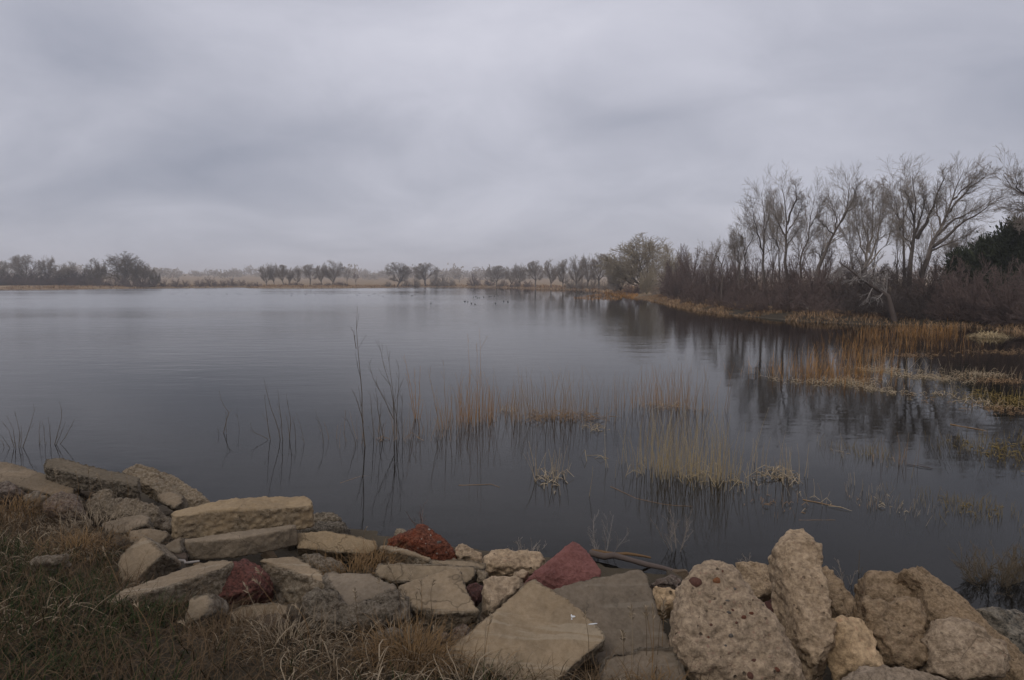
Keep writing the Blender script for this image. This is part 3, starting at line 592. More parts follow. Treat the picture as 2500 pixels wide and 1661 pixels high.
def resample(pts, k):
    pts = np.asarray(pts, float); d = np.concatenate([[0], np.cumsum(np.linalg.norm(np.diff(pts, axis=0), axis=1))])
    t = np.linspace(0, d[-1], k); return np.stack([np.interp(t, d, pts[:, i]) for i in range(3)], -1)
def grow(rng, P, R, c, t0=.2, t1=1., ang=(.5, .9), lenr=.45, k=4, up=.1, wig=.12, rr=.6, tip=.003, fall=.55):
    """c child branches on every parent"""
    m_, kk = P.shape[:2]
    L = np.linalg.norm(np.diff(P, axis=1), axis=2).sum(1)
    t = t0 + (np.arange(c)[None] + rng.random((m_, c))) / c * (t1 - t0)
    f = np.clip(t, 0, .999) * (kk - 1); i = f.astype(int); f = f - i
    r_ = np.arange(m_)[:, None]
    p = P[r_, i] * (1 - f)[..., None] + P[r_, i + 1] * f[..., None]
    tg = unit(P[r_, i + 1] - P[r_, i]); rad = R[r_, i] * (1 - f) + R[r_, i + 1] * f
    rv = rng.normal(size=p.shape); perp = unit(rv - (rv * tg).sum(-1, keepdims=True) * tg)
    a = rng.uniform(*ang, size=t.shape)[..., None]
    d = np.cos(a) * tg + np.sin(a) * perp
    ln = (L[:, None] * lenr * (1 - fall * t) * rng.uniform(.65, 1.3, t.shape)).reshape(-1)
    p = p.reshape(-1, 3); d = d.reshape(-1, 3); rad = rad.reshape(-1)
    out = np.empty((len(p), k, 3)); out[:, 0] = p
    for j in range(1, k):
        d = unit(d + np.array([0, 0, up]) + wig * rng.normal(size=d.shape))
        out[:, j] = out[:, j - 1] + d * (ln / (k - 1))[:, None]
    r0 = np.maximum(np.minimum(rad * rr, rad), tip)
    Rr = r0[:, None] * np.linspace(1, 0, k)[None] + tip * np.linspace(0, 1, k)[None]
    return out, Rr
def wiggle(rng, P, amp):
    P = P.copy(); k = P.shape[0]
    P[1:] += rng.normal(size=(k - 1, 3)) * amp; return P

def tree_from_limbs(name, label, limbs, depth, r0, seed, bark='bark', twig='twig', c=(26, 8, 4), up=.05, ang=(.45, .95), lenr=.31, tip=.0048, cat='tree', group=None, spread=1.0, base=None, tmin=.3, ground=True):
    """bare tree whose main limbs follow given sight lines at a given distance; the finer branches are grown"""
    rng = np.random.default_rng(seed)
    Ls, Rs = [], []
    for j, (pts, rf) in enumerate(limbs):
        off = rng.normal() * 1.2 * spread if j else 0.0
        P = [at(x, y, depth + off * (i / max(1, len(pts) - 1))) for i, (x, y) in enumerate(pts)]
        P = wiggle(rng, resample(np.array(P), 9), 0.05)
        Ls.append(P); Rs.append(np.maximum(r0 * .8 * rf * np.linspace(1, .1, 9) ** 1.25, tip))
    Ls = np.array(Ls); Rs = np.array(Rs)
    b0 = Ls[0, 0].copy(); g = gz(b0[0], b0[1]); b0[2] = min(b0[2], g)
    if ground: Ls[0, 0] = b0 - np.array([0, 0, .15])
    else: b0 = Ls[0, 0].copy()
    l1, r1 = grow(rng, Ls, Rs, c[0], tmin, 1., ang, lenr, 7, up, .055, .36, tip, .45)
    l2, r2 = grow(rng, l1, r1, c[1], .15, 1., (.4, .85), .52, 5, up * .9, .06, .6, tip, .4)
    l3, r3 = grow(rng, l2, r2, c[2], .1, 1., (.35, .8), .52, 4, up * .9, .06, .7, tip, .3)
    root = empty(name, b0)
    o = np.array(b0)
    trunk = joined('trunk', [tube(Ls - o, Rs, 7)])
    crown = joined('crown', [tube(l1 - o, r1, 4), tube(l2 - o, r2, 3), tube(l3 - o, r3, 3)])
    link('trunk', trunk, M[bark], root); link('crown', crown, M[twig], root)
    tag(root, label, cat, group, 'thing')
    return root

Z6 = lambda pts: [(1700 + x / 2.95, 380 + y / 2.95) for x, y in pts]
Z7 = lambda pts: [(1100 + x / 2.95, 560 + y / 2.95) for x, y in pts]
TG = 'bare trees on the right bank'
tree_from_limbs('bare_tree', 'slim upright bare tree, second tall one from the left on the right bank', [(Z6([(487, 960), (485, 850), (487, 640), (490, 450), (480, 330), (470, 265)]), 1), (Z6([(486, 700), (440, 560), (415, 420), (400, 340)]), .55), (Z6([(488, 560), (530, 400), (545, 280)]), .5)], 60, .17, 1, c=(26, 8, 4), group=TG)
tree_from_limbs('bare_tree', 'tall bare tree with rounded crown, its trunk straight and pale', [(Z6([(655, 960), (650, 820), (650, 620), (652, 500), (640, 350), (610, 210)]), 1), (Z6([(653, 500), (690, 390), (725, 290), (715, 200)]), .6), (Z6([(652, 620), (590, 500), (560, 380), (545, 290)]), .5), (Z6([(655, 560), (730, 440), (775, 310)]), .45), (Z6([(650, 660), (720, 560), (760, 480)]), .35)], 58, .21, 2, c=(26, 8, 4), group=TG)
tree_from_limbs('bare_tree', 'thin bare tree curving right, between the round-crowned and the leaning tree', [(Z6([(735, 940), (745, 790), (790, 620), (818, 500), (835, 380), (850, 270)]), 1), (Z6([(810, 530), (870, 430), (905, 320)]), .5), (Z6([(790, 620), (850, 560), (900, 540)]), .4)], 57, .13, 3, c=(26, 8, 4), group=TG)
tree_from_limbs('bare_tree', 'bare tree leaning right with a forked top, in the middle of the right bank', [(Z6([(860, 900), (895, 760), (960, 620), (1040, 480), (1085, 340), (1110, 180)]), 1), (Z6([(1010, 530), (1000, 420), (950, 290)]), .5), (Z6([(1040, 480), (1110, 370), (1165, 210)]), .6), (Z6([(985, 570), (920, 500), (870, 450)]), .35), (Z6([(1060, 430), (1160, 350), (1230, 330)]), .4)], 54, .21, 4, c=(26, 8, 4), group=TG)
tree_from_limbs('bare_tree', 'many-stemmed pale bare tree between the leaning tree and the tall pair', [(Z6([(1210, 900), (1225, 750), (1235, 600), (1200, 440), (1190, 280)]), 1), (Z6([(1225, 780), (1300, 620), (1330, 450), (1310, 260)]), .8), (Z6([(1225, 760), (1170, 600), (1150, 430), (1130, 330)]), .6), (Z6([(1235, 700), (1280, 500), (1270, 300), (1280, 230)]), .7), (Z6([(1230, 800), (1370, 640), (1420, 470), (1410, 320)]), .6), (Z6([(1220, 820), (1120, 680), (1070, 560)]), .5)], 51, .15, 5, bark='twig', c=(26, 8, 4), group=TG)
tree_from_limbs('bare_tree', 'tall bare tree with dark trunk forking low, the highest on the right bank', [(Z6([(1530, 960), (1540, 820), (1560, 650), (1575, 480), (1580, 320), (1560, 150)]), 1), (Z6([(1590, 600), (1650, 500), (1700, 370), (1760, 240), (1810, 120)]), .75), (Z6([(1572, 480), (1540, 350), (1500, 250)]), .45), (Z6([(1570, 560), (1640, 400), (1630, 220)]), .5), (Z6([(1560, 660), (1490, 560), (1440, 480)]), .3)], 48, .24, 6, c=(26, 8, 4), group=TG)
tree_from_limbs('bare_tree', 'straight slender bare tree just left of the highest tree', [(Z6([(1500, 960), (1500, 800), (1495, 560), (1485, 380), (1470, 130)]), 1), (Z6([(1497, 560), (1440, 400), (1410, 200)]), .5), (Z6([(1490, 450), (1540, 300), (1560, 190)]), .45), (Z6([(1490, 500), (1400, 350), (1345, 200)]), .4)], 53, .16, 7, c=(26, 8, 4), group=TG)
tree_from_limbs('bare_tree', 'big bare tree leaning far right with long sweeping limbs', [(Z6([(1600, 940), (1635, 830), (1690, 660), (1780, 480), (1850, 300), (1915, 120)]), 1), (Z6([(1700, 660), (1800, 600), (1950, 470), (2080, 370), (2195, 310)]), .65), (Z6([(1740, 570), (1880, 450), (2000, 400), (2120, 330)]), .5), (Z6([(1800, 440), (1920, 280), (2020, 190), (2110, 130)]), .6), (Z6([(1840, 320), (1960, 220), (2030, 120)]), .4), (Z6([(1680, 690), (1800, 640), (1900, 600), (1980, 560)]), .4), (Z6([(1760, 520), (1740, 400), (1740, 260)]), .35)], 46, .25, 8, c=(26, 8, 4), group=TG, spread=1.3)
tree_from_limbs('bare_tree', 'bare tree at the right picture edge reaching in with long branches', [(Z6([(2560, 900), (2540, 600), (2480, 400), (2360, 300), (2270, 215), (2200, 150)]), 1), (Z6([(2500, 450), (2420, 400), (2300, 385), (2200, 365)]), .5), (Z6([(2430, 350), (2330, 250), (2290, 130)]), .5), (Z6([(2535, 560), (2420, 500), (2320, 470)]), .45), (Z6([(2520, 500), (2600, 300), (2620, 150)]), .6), (Z6([(2480, 400), (2470, 250), (2420, 140)]), .5)], 40, .22, 9, c=(26, 8, 4), group=TG)
tree_from_limbs('bare_tree', 'short bare tree at the left end of the tall right-bank trees', [(Z6([(315, 930), (310, 800), (300, 660), (290, 560)]), 1), (Z6([(308, 780), (270, 660), (255, 580)]), .6), (Z6([(305, 700), (335, 600)]), .5)], 62, .11, 10, c=(26, 8, 4), group=TG)
tree_from_limbs('bare_tree', 'thin bare tree close right of the short one, left of the slim upright tree', [(Z6([(355, 930), (352, 800), (348, 660), (350, 560), (340, 470)]), 1), (Z6([(350, 720), (400, 600), (430, 520)]), .6), (Z6([(350, 680), (320, 580)]), .5)], 63, .11, 11, c=(26, 8, 4), group=TG)
tree_from_limbs('bare_tree', 'slender bare tree behind the slim upright and the round-crowned tree', [(Z6([(600, 960), (598, 820), (590, 640), (575, 520), (560, 400)]), 1), (Z6([(590, 660), (540, 560), (520, 470)]), .6), (Z6([(580, 560), (610, 460), (600, 380)]), .6)], 64, .12, 12, c=(26, 8, 4), group=TG)
tree_from_limbs('bare_tree', 'crooked bare tree above the shrubs at the left of the right-bank thicket', [(Z6([(180, 900), (180, 790), (150, 740), (120, 700), (60, 720), (30, 705)]), 1), (Z6([(160, 750), (130, 690), (170, 660)]), .8), (Z6([(180, 800), (210, 700), (225, 640)]), .7)], 66, .1, 13, c=(9, 6, 5), lenr=.35, group=TG)
tree_from_limbs('bare_tree', 'low bare tree with drooping twigs below the leaning tree', [(Z6([(900, 900), (900, 760), (905, 660), (880, 610)]), 1), (Z6([(902, 740), (850, 680), (800, 690)]), .7), (Z6([(903, 720), (950, 650), (980, 620)]), .6)], 56, .1, 14, c=(12, 7, 5), up=-.05, group=TG)
tree_from_limbs('bare_tree', 'fine-twigged bare tree in front of the juniper at right', [(Z6([(1840, 960), (1845, 840), (1880, 740), (1930, 640), (1960, 560)]), 1), (Z6([(1850, 820), (1830, 720), (1850, 640)]), .6), (Z6([(1890, 720), (1990, 660), (2050, 600)]), .6), (Z6([(1900, 700), (1860, 640)]), .5)], 47, .12, 15, c=(26, 8, 4), group=TG)
# dark broken trunk leaning out over the shore with bleached branches
tree_from_limbs('fallen_tree', 'dark broken trunk leaning left over the shore with bleached bare branches', [(Z6([(1440, 1060), (1330, 980), (1200, 890), (1120, 840), (1060, 780), (1030, 735), (1050, 700)]), 1)], 37.4, .2, 16, bark='twig_dark', twig='dead', c=(22, 7, 4), up=-.04, ang=(.6, 1.4), lenr=.26, tip=.007, cat='fallen tree', tmin=.1)
tree_from_limbs('dead_branch', 'bleached forked branch rising from the broken leaning trunk', [(Z6([(1200, 880), (1260, 830), (1310, 770), (1360, 710)]), 1), (Z6([(1290, 850), (1390, 890)]), .6), (Z6([(1250, 840), (1200, 850)]), .6)], 37.2, .09, 17, bark='dead', twig='dead', c=(5, 4, 3), cat='branch', ground=False)

# ---- templates for shrubs and farther trees, one metre tall, copied and scaled
def env_len(p, d, rx, rz, zc):
    """distance from p along d to an ellipsoid shell round (0, 0, zc)"""
    A = np.array([1 / rx, 1 / rx, 1 / rz]); q = (p - np.array([0, 0, zc])) * A; e = d * A
    bq = (q * e).sum(-1); aq = (e * e).sum(-1); cq = (q * q).sum(-1) - 1
    return (-bq + np.sqrt(np.maximum(bq * bq - aq * cq, 0))) / aq
def fan(rng, P0, az, ln, rx, rz, zc, k, wig, up):
    d = np.stack([np.cos(az) * np.sin(ln), np.sin(az) * np.sin(ln), np.cos(ln)], -1)
    L = np.maximum(env_len(P0, d, rx, rz, zc), .1) * rng.uniform(.80, .97, len(az))
    out = np.empty((len(az), k, 3)); out[:, 0] = P0
    for j in range(1, k):
        d = unit(d + np.array([0, 0, up]) + wig * rng.normal(size=d.shape)); out[:, j] = out[:, j - 1] + d * (L / (k - 1))[:, None]
    return out
def grow_env(rng, P, R, c, t0, ang, cap, env, k, rr, tip, wig=.1, frac=(.7, 1.0), slack=.0):
    """child branches that stop at the crown outline"""
    m_, kk = P.shape[:2]
    t = t0 + (np.arange(c)[None] + rng.random((m_, c))) / c * (1 - t0)
    f = np.clip(t, 0, .999) * (kk - 1); i = f.astype(int); f = f - i; r_ = np.arange(m_)[:, None]
    p = (P[r_, i] * (1 - f)[..., None] + P[r_, i + 1] * f[..., None]).reshape(-1, 3)
    tg = unit(P[r_, i + 1] - P[r_, i]).reshape(-1, 3); rad = (R[r_, i] * (1 - f) + R[r_, i + 1] * f).reshape(-1)
    rv = rng.normal(size=p.shape); perp = unit(rv - (rv * tg).sum(-1, keepdims=True) * tg); a = rng.uniform(*ang, size=(len(p), 1))
    d = np.cos(a) * tg + np.sin(a) * perp
    ln = np.minimum(np.maximum(env_len(p, d, *env), 0) + slack, cap) * rng.uniform(*frac, len(p)); ln = np.maximum(ln, .012)
    out = np.empty((len(p), k, 3)); out[:, 0] = p
    for j in range(1, k):
        d = unit(d + wig * rng.normal(size=d.shape)); out[:, j] = out[:, j - 1] + d * (ln / (k - 1))[:, None]
    r0 = np.maximum(rad * rr, tip)
    return out, r0[:, None] * np.linspace(1, 0, k)[None] + tip * np.linspace(0, 1, k)[None]
def dome_template(name, seed, stems, c, lean, tip, r0, rx=.5, rz=.62, zc=.38, wig=.07, cap=.2):
    """many-stemmed bush: stems fan out of the base to a domed outline"""
    rng = np.random.default_rng(seed); env = (rx, rz, zc)
    az = rng.uniform(0, 2 * math.pi, stems); ln = lean * rng.random(stems) ** .6
    P0 = np.stack([rng.normal(size=stems) * .04, rng.normal(size=stems) * .04, -.03 + 0 * az], -1)
    Ls = fan(rng, P0, az, ln, rx, rz, zc, 7, wig, .0)
    Rs = r0 * np.linspace(1, .22, 7)[None] * rng.uniform(.6, 1.1, (stems, 1))
    l1, r1 = grow_env(rng, Ls, Rs, c[0], .3, (.2, .6), cap, env, 5, .5, tip, .10, (.6, 1.0), .02)
    l2, r2 = grow_env(rng, l1, r1, c[1], .15, (.3, .8), cap * .4, env, 4, .6, tip, .12, (.5, 1.0), .02)
    return (joined(name + '_stems', [tube(Ls, Rs, 4)]), joined(name + '_twigs', [tube(l1, r1, 3), tube(l2, r2, 3)]))
def tree_template(name, seed, trunk_h, limbs, c, tip, r0, rx=.46, rz=.40, zc=.58, lean=1.0, tilt=.04):
    """single-trunk tree: forking limbs fill a rounded crown"""
    rng = np.random.default_rng(seed); env = (rx, rz, zc)
    tp = np.array([[0, 0, -.03], [rng.normal() * tilt * .4, rng.normal() * tilt * .4, trunk_h * .5], [rng.normal() * tilt, rng.normal() * tilt, trunk_h]])
    T = resample(tp, 6)[None]; TR = r0 * np.linspace(1.15, .85, 6)[None]
    az = np.arange(limbs) * 2.4 + rng.random() * 6; ln = lean * ((np.arange(limbs) + .5) / limbs) ** .6
    st = rng.uniform(.7, 1, limbs); P0 = np.stack([np.interp(st * trunk_h, T[0, :, 2], T[0, :, i]) for i in range(3)], -1)
    Ls = fan(rng, P0, az, ln, rx * .8, rz * .85, zc - .02, 8, .12, .02)
    Rs = r0 * .62 * np.linspace(1, .2, 8)[None] * rng.uniform(.65, 1.1, (limbs, 1))
    l0, q0 = grow_env(rng, Ls, Rs, c[0], .3, (.35, .8), .34, env, 7, .55, tip, .12, (.75, 1.0))
    l1, r1 = grow_env(rng, np.concatenate([resample_all(Ls, 7), l0]), np.concatenate([Rs[:, :7], q0]), c[1], .3, (.35, .85), .17, env, 5, .5, tip, .12, (.6, 1.0), .01)
    l2, r2 = grow_env(rng, l1, r1, c[2], .2, (.35, .9), .085, env, 4, .6, tip, .12, (.5, 1.0), .015)
    return (joined(name + '_trunk', [tube(T, TR, 6), tube(Ls, Rs, 5), tube(l0, q0, 4)]), joined(name + '_crown', [tube(l1, r1, 3), tube(l2, r2, 3)]))
def resample_all(P, k): return np.array([resample(p, k) for p in P])
SHRUB = [dome_template('shrub', 100 + i, 46, (9, 6), 1.3, .0026, .007, .55, .66, .3, .13, .22) for i in range(5)]
WILLOW = [tree_template('willow', 120 + i, .07, 12, (7, 8, 6), .0019, .02, .52, .48, .50, 1.15, .02) for i in range(3)]
FARTREE = [tree_template('far_tree', 140 + i, .16 + .05 * (i % 4), 6 + i % 3, (7, 9, 6), .0024, .024 + .004 * (i % 2), .42 + .05 * (i % 3), .38 + .03 * (i % 2), .60, .95 + .1 * (i % 3), .05) for i in range(8)]
SLIM = [tree_template('slim_tree', 160 + i, .3, 6, (5, 5, 5), .0013, .014, .3, .40, .60, .65, .03) for i in range(3)]
TM = {}
def mesh_with(me, mat):
    key = (me.name, mat)
    if key not in TM:
        c = me.copy(); c.materials.clear(); c.materials.append(M[mat]); TM[key] = c
    return TM[key]
_pr = random.Random(5)
def plant(name, tpl, x, Y, top, hw, label, cat, group=None, bark='bark', twig='twig', zoff=0.0, base=None, parts=('trunk', 'crown')):
    """put a template plant at photo column x and distance Y, as tall as row `top`, half as wide as hw pixels"""
    p = at(x, HOR, Y)
    while gz(p.x, p.y) < .2 and Y < 600: Y *= 1.02; p = at(x, HOR, Y)      # keep off the water
    g = gz(p.x, p.y) + zoff
    H = at(x, top, Y).z - g
    Wd = hw * Y / F
    root = empty(name, (p.x, p.y, g))
    st, tw = tpl
    co = np.empty(len(tw.vertices) * 3, np.float32); tw.vertices.foreach_get('co', co); co = co.reshape(-1, 3)
    zs = H / np.percentile(co[:, 2], 98.5); ws = Wd / np.percentile(np.abs(co[:, 0]), 97)
    for nm, me, mt in ((parts[0], st, bark), (parts[1], tw, twig)):
        o = link(nm, mesh_with(me, mt), None, root)
    root.scale = (ws, ws, zs); root.rotation_euler = (0, 0, _pr.uniform(0, 6.28))
    tag(root, label, cat, group, 'thing')
    return root

# right bank thicket: every shrub its own thing
ORD = 'leftmost second third fourth fifth sixth seventh eighth ninth tenth eleventh twelfth thirteenth fourteenth fifteenth sixteenth seventeenth eighteenth nineteenth twentieth'.split()
def ordinal(i): return ORD[i] + (' from left' if i else '')
def thicket(rows, label, group, twig):
    for i, (x, Y, top, hw) in enumerate(sorted(rows)):
        plant('shrub', SHRUB[_pr.randrange(5)], x, Y, top, hw, label + ', ' + ordinal(i), 'shrub', group, 'twig_dark', twig, parts=('stems', 'twigs'))
thicket([(1690, 84, 614, 34), (1728, 80, 622, 36), (1768, 76, 629, 36), (1810, 68, 624, 38), (1660, 92, 606, 34), (1750, 70, 646, 36), (1700, 78, 650, 34), (1650, 88, 642, 32), (1690, 66, 687, 30), (1660, 76, 664, 28), (1635, 86, 664, 26)],
        'grey-brown bare shrub at the far end of the right-bank thicket', 'far thicket shrubs', 'twig_red')
thicket([(1840, 47.5, 722, 34), (1885, 46, 719, 36), (1930, 45, 725, 34), (1975, 43.5, 722, 38), (2020, 42, 729, 36), (1800, 51, 715, 32), (1760, 55, 707, 32), (1720, 60, 699, 30), (1850, 62, 634, 44), (1895, 60, 642, 46), (1945, 58, 629, 50), (1995, 56, 614, 52), (2040, 52, 642, 50), (1830, 56, 687, 44), (1880, 53, 693, 46), (1930, 51, 687, 46), (1985, 49, 664, 50), (2030, 47, 692, 46)],
        'reddish-brown bare shrub in the thicket below the tall right-bank trees', 'thicket below the tall trees', 'twig_red')
thicket([(2075, 50, 638, 52), (2110, 46, 628, 56), (2150, 44, 668, 52), (2200, 47, 643, 54), (2250, 46, 633, 56), (2190, 41, 699, 50), (2240, 40, 704, 52), (2290, 39, 668, 56), (2110, 42, 709, 46), (2060, 44, 705, 46), (2080, 40, 734, 36), (2140, 39, 739, 38), (2190, 38, 741, 38), (2245, 37, 739, 40)],
        'dark tangled shrub around the broken leaning trunk', 'shrubs around the leaning trunk', 'twig_dark')
thicket([(2300, 44, 634, 60), (2340, 38, 674, 60), (2385, 36, 654, 66), (2430, 36, 674, 66), (2480, 34, 654, 70), (2530, 34, 644, 70), (2320, 34, 722, 52), (2370, 33, 730, 54), (2420, 32, 727, 56), (2475, 31, 737, 60), (2540, 31, 722, 60)],
        'dark reddish shrub at the right picture edge under the juniper', 'shrubs under the juniper', 'twig_red')

# big willows and trees where the shore turns
plant('willow_tree', WILLOW[0], 1572, 126, 584, 96, 'broad pale many-stemmed willow, the big dome left of the thicket', 'tree', None, 'bark', 'twig_pale')
plant('willow_tree', WILLOW[1], 1636, 118, 606, 50, 'right half-dome willow overlapping the broad pale willow', 'tree', None, 'bark', 'twig_pale')
plant('willow_tree', WILLOW[2], 1515, 122, 630, 34, 'lower grey willow at the left foot of the broad pale willow', 'tree', None, 'bark', 'twig')
plant('willow_bush', WILLOW[1], 1580, 100, 655, 22, 'small pale upright bush in front of the broad willow', 'bush', None, 'twig_pale', 'twig_pale', parts=('stems', 'twigs'))
plant('shrub', SHRUB[0], 1548, 100, 692, 24, 'low rusty shrub left of the small pale bush', 'shrub', None, 'twig_red', 'twig_red', parts=('stems', 'twigs'))
plant('shrub', SHRUB[1], 1615, 98, 690, 26, 'low grey shrub right of the small pale bush', 'shrub', None, 'twig_dark', 'twig', parts=('stems', 'twigs'))
plant('shrub', SHRUB[2], 1640, 104, 662, 30, 'brown shrub filling the gap between willow and thicket', 'shrub', None, 'twig_dark', 'twig_red', parts=('stems', 'twigs'))

# slender background trees that thicken the right-bank crowns
for x, Y, top, hw, k, lab in [(1740, 74, 590, 26, 0, 'slim background tree left of the short bare tree'), (1795, 72, 560, 26, 1, 'slim background tree behind the two short bare trees'), (1885, 70, 500, 28, 2, 'slim background tree behind the slim upright tree'),
                              (1955, 68, 505, 26, 0, 'slim background tree right of the round-crowned tree'), (2010, 66, 520, 26, 1, 'slim background tree behind the leaning tree'), (2075, 64, 470, 30, 2, 'slim background tree behind the many-stemmed pale tree'),
                              (2135, 62, 465, 30, 0, 'slim background tree right of the many-stemmed pale tree'), (2190, 60, 480, 28, 1, 'slim background tree behind the tall pair'), (2255, 58, 520, 30, 2, 'slim background tree between highest and far-leaning tree'),
                              (2320, 56, 560, 30, 0, 'slim background tree under the sweeping limbs of the far-leaning tree'), (2385, 54, 560, 30, 1, 'slim background tree behind the junipers')]:
    plant('bare_tree', SLIM[k], x, Y, top, hw, lab, 'tree', 'slender background trees on the right bank')
# far shore trees
FT = [(1213, 205, 650, 26, 2, 'bare tree with drooping left side, leftmost of the right far-shore row'), (1245, 210, 655, 16, 0, 'small bare tree second in the right far-shore row'),
      (1268, 205, 648, 18, 1, 'bare tree third in the right far-shore row'), (1307, 200, 639, 21, 3, 'dense bare tree before the gap in the right far-shore row'),
      (1345, 190, 638, 17, 4, 'open-crowned bare tree right after the gap in the far-shore row'), (1375, 185, 636, 18, 5, 'bare tree leaning right after the gap in the far-shore row'),
      (1408, 172, 630, 22, 0, 'grey bare tree left of the dark bushy far-shore tree'), (1436, 168, 628, 20, 1, 'pale bare tree directly beside the dark bushy far-shore tree'),
      (1462, 160, 622, 27, 3, 'dark bushy bare tree just left of the big pale willow'), (1498, 150, 650, 18, 2, 'small dark tree in the gap left of the big pale willow'),
      (62, 235, 625, 32, 3, 'wide bare tree with two trunks at the far left shore'), (117, 238, 631, 18, 1, 'round bare tree right of the two-trunked far left tree'), (160, 236, 643, 24, 4, 'low spreading bare tree amid the far left scrub'),
      (-4, 236, 634, 20, 0, 'bare tree cut by the left picture edge'),
      (650, 255, 648, 16, 0, 'leftmost tall tree of the middle far-shore grove'), (668, 257, 647, 13, 1, 'second tall tree of the middle far-shore grove'), (690, 254, 648, 16, 2, 'third tree of the middle far-shore grove, leaning right'),
      (707, 258, 656, 9, 4, 'short tree fourth in the middle far-shore grove'), (725, 256, 652, 9, 5, 'narrow tree fifth in the middle far-shore grove'), (757, 255, 647, 17, 3, 'sixth tree of the middle far-shore grove'),
      (787, 257, 646, 13, 0, 'tree overlapping the largest one in the middle grove'), (813, 253, 640, 23, 4, 'largest tree of the middle far-shore grove, round-crowned'),
      (970, 250, 643, 29, 5, 'bare spreading tree standing alone, left of the lone pair'), (1040, 250, 644, 28, 3, 'bare spreading tree standing right of the lone pair, bushes at its right')]
for x, Y, top, hw, k, lab in FT:
    plant('far_tree', FARTREE[k], x, Y, top, hw, lab, 'tree', 'trees on the far shore')
plant('far_tree', SLIM[0], 848, 255, 654, 9, 'slender lone tree right of the middle far-shore grove', 'tree', 'trees on the far shore')
plant('far_tree', SLIM[1], 868, 255, 665, 8, 'small cone-shaped tree right of the slender lone tree', 'tree', 'trees on the far shore', 'bark', 'twig_red')
plant('far_tree', SLIM[0], 1122, 420, 662, 11, 'faint hazy tree behind the far shore between lone tree and right row', 'tree', 'trees on the far shore')
plant('willow_tree', WILLOW[0], 300, 240, 623, 46, 'large dome-shaped willow on the left far shore', 'tree', 'willows on the left far shore', 'bark', 'twig_olive')
plant('willow_tree', WILLOW[1], 236, 242, 636, 24, 'upright olive willow left of the large dome willow', 'tree', 'willows on the left far shore', 'bark', 'twig_olive')
plant('willow_tree', WILLOW[2], 348, 238, 641, 26, 'lower willow sloping right of the large dome willow', 'tree', 'willows on the left far shore', 'bark', 'twig_olive')
plant('willow_tree', WILLOW[1], 380, 242, 663, 12, 'smallest willow at the right end of the left far-shore trees', 'tree', 'willows on the left far shore', 'bark', 'twig_olive')
def bushes(rows, label, group, twig):
    for i, (x, Y, top, hw) in enumerate(sorted(rows)):
        plant('shrub', SHRUB[_pr.randrange(5)], x, Y, top, hw, label + ', ' + ordinal(i), 'shrub', group, 'twig_dark', twig, parts=('stems', 'twigs'))
bushes([(x, 232 + 14 * _pr.random(), 656 + 14 * _pr.random(), 22) for x in range(-20, 230, 17)], 'dark brown scrub bush in the belt along the left far shore', 'scrub belt on the left far shore', 'twig_dark')
bushes([(x, 228 + 6 * _pr.random(), 676 + 8 * _pr.random(), 16) for x in range(-10, 380, 22)], 'low brown scrub bush at the foot of the left far-shore trees', 'low scrub on the left far shore', 'twig_red')
bushes([(400, 245, 683, 12), (430, 246, 682, 13), (452, 246, 685, 12), (486, 246, 684, 13), (512, 247, 677, 16), (540, 247, 685, 12), (562, 247, 681, 15), (588, 248, 684, 12)], 'low reddish bush in the row along the open field', 'bushes along the open field', 'twig_red')
bushes([(x, 252, 688 + 3 * _pr.random(), 11) for x in (612, 628, 702, 716, 730, 775, 800, 826, 838)], 'low dark bush under the middle far-shore grove', 'bushes under the middle grove', 'twig_red')
bushes([(945, 248, 688, 12), (992, 248, 684, 12), (1012, 248, 680, 14), (1066, 247, 668, 16), (1084, 247, 674, 14), (1100, 247, 681, 12)], 'brown bush beside the two lone far-shore trees', 'bushes beside the lone trees', 'twig')
plant('shrub', SHRUB[3], 1157, 225, 669, 17, 'round purple-brown bush alone before the right far-shore row', 'shrub', None, 'twig_dark', 'twig_red', parts=('stems', 'twigs'))
bushes([(1195, 200, 683, 14), (1228, 200, 684, 14), (1258, 198, 684, 14), (1290, 195, 686, 13)], 'low dark bush under the right far-shore row', 'bushes under the right row', 'twig_red')
bushes([(1395, 165, 680, 18), (1420, 160, 676, 18), (1448, 155, 678, 18), (1480, 145, 684, 18), (1505, 138, 680, 20)], 'tangled bush under the trees where the shore turns', 'bushes where the shore turns', 'twig')

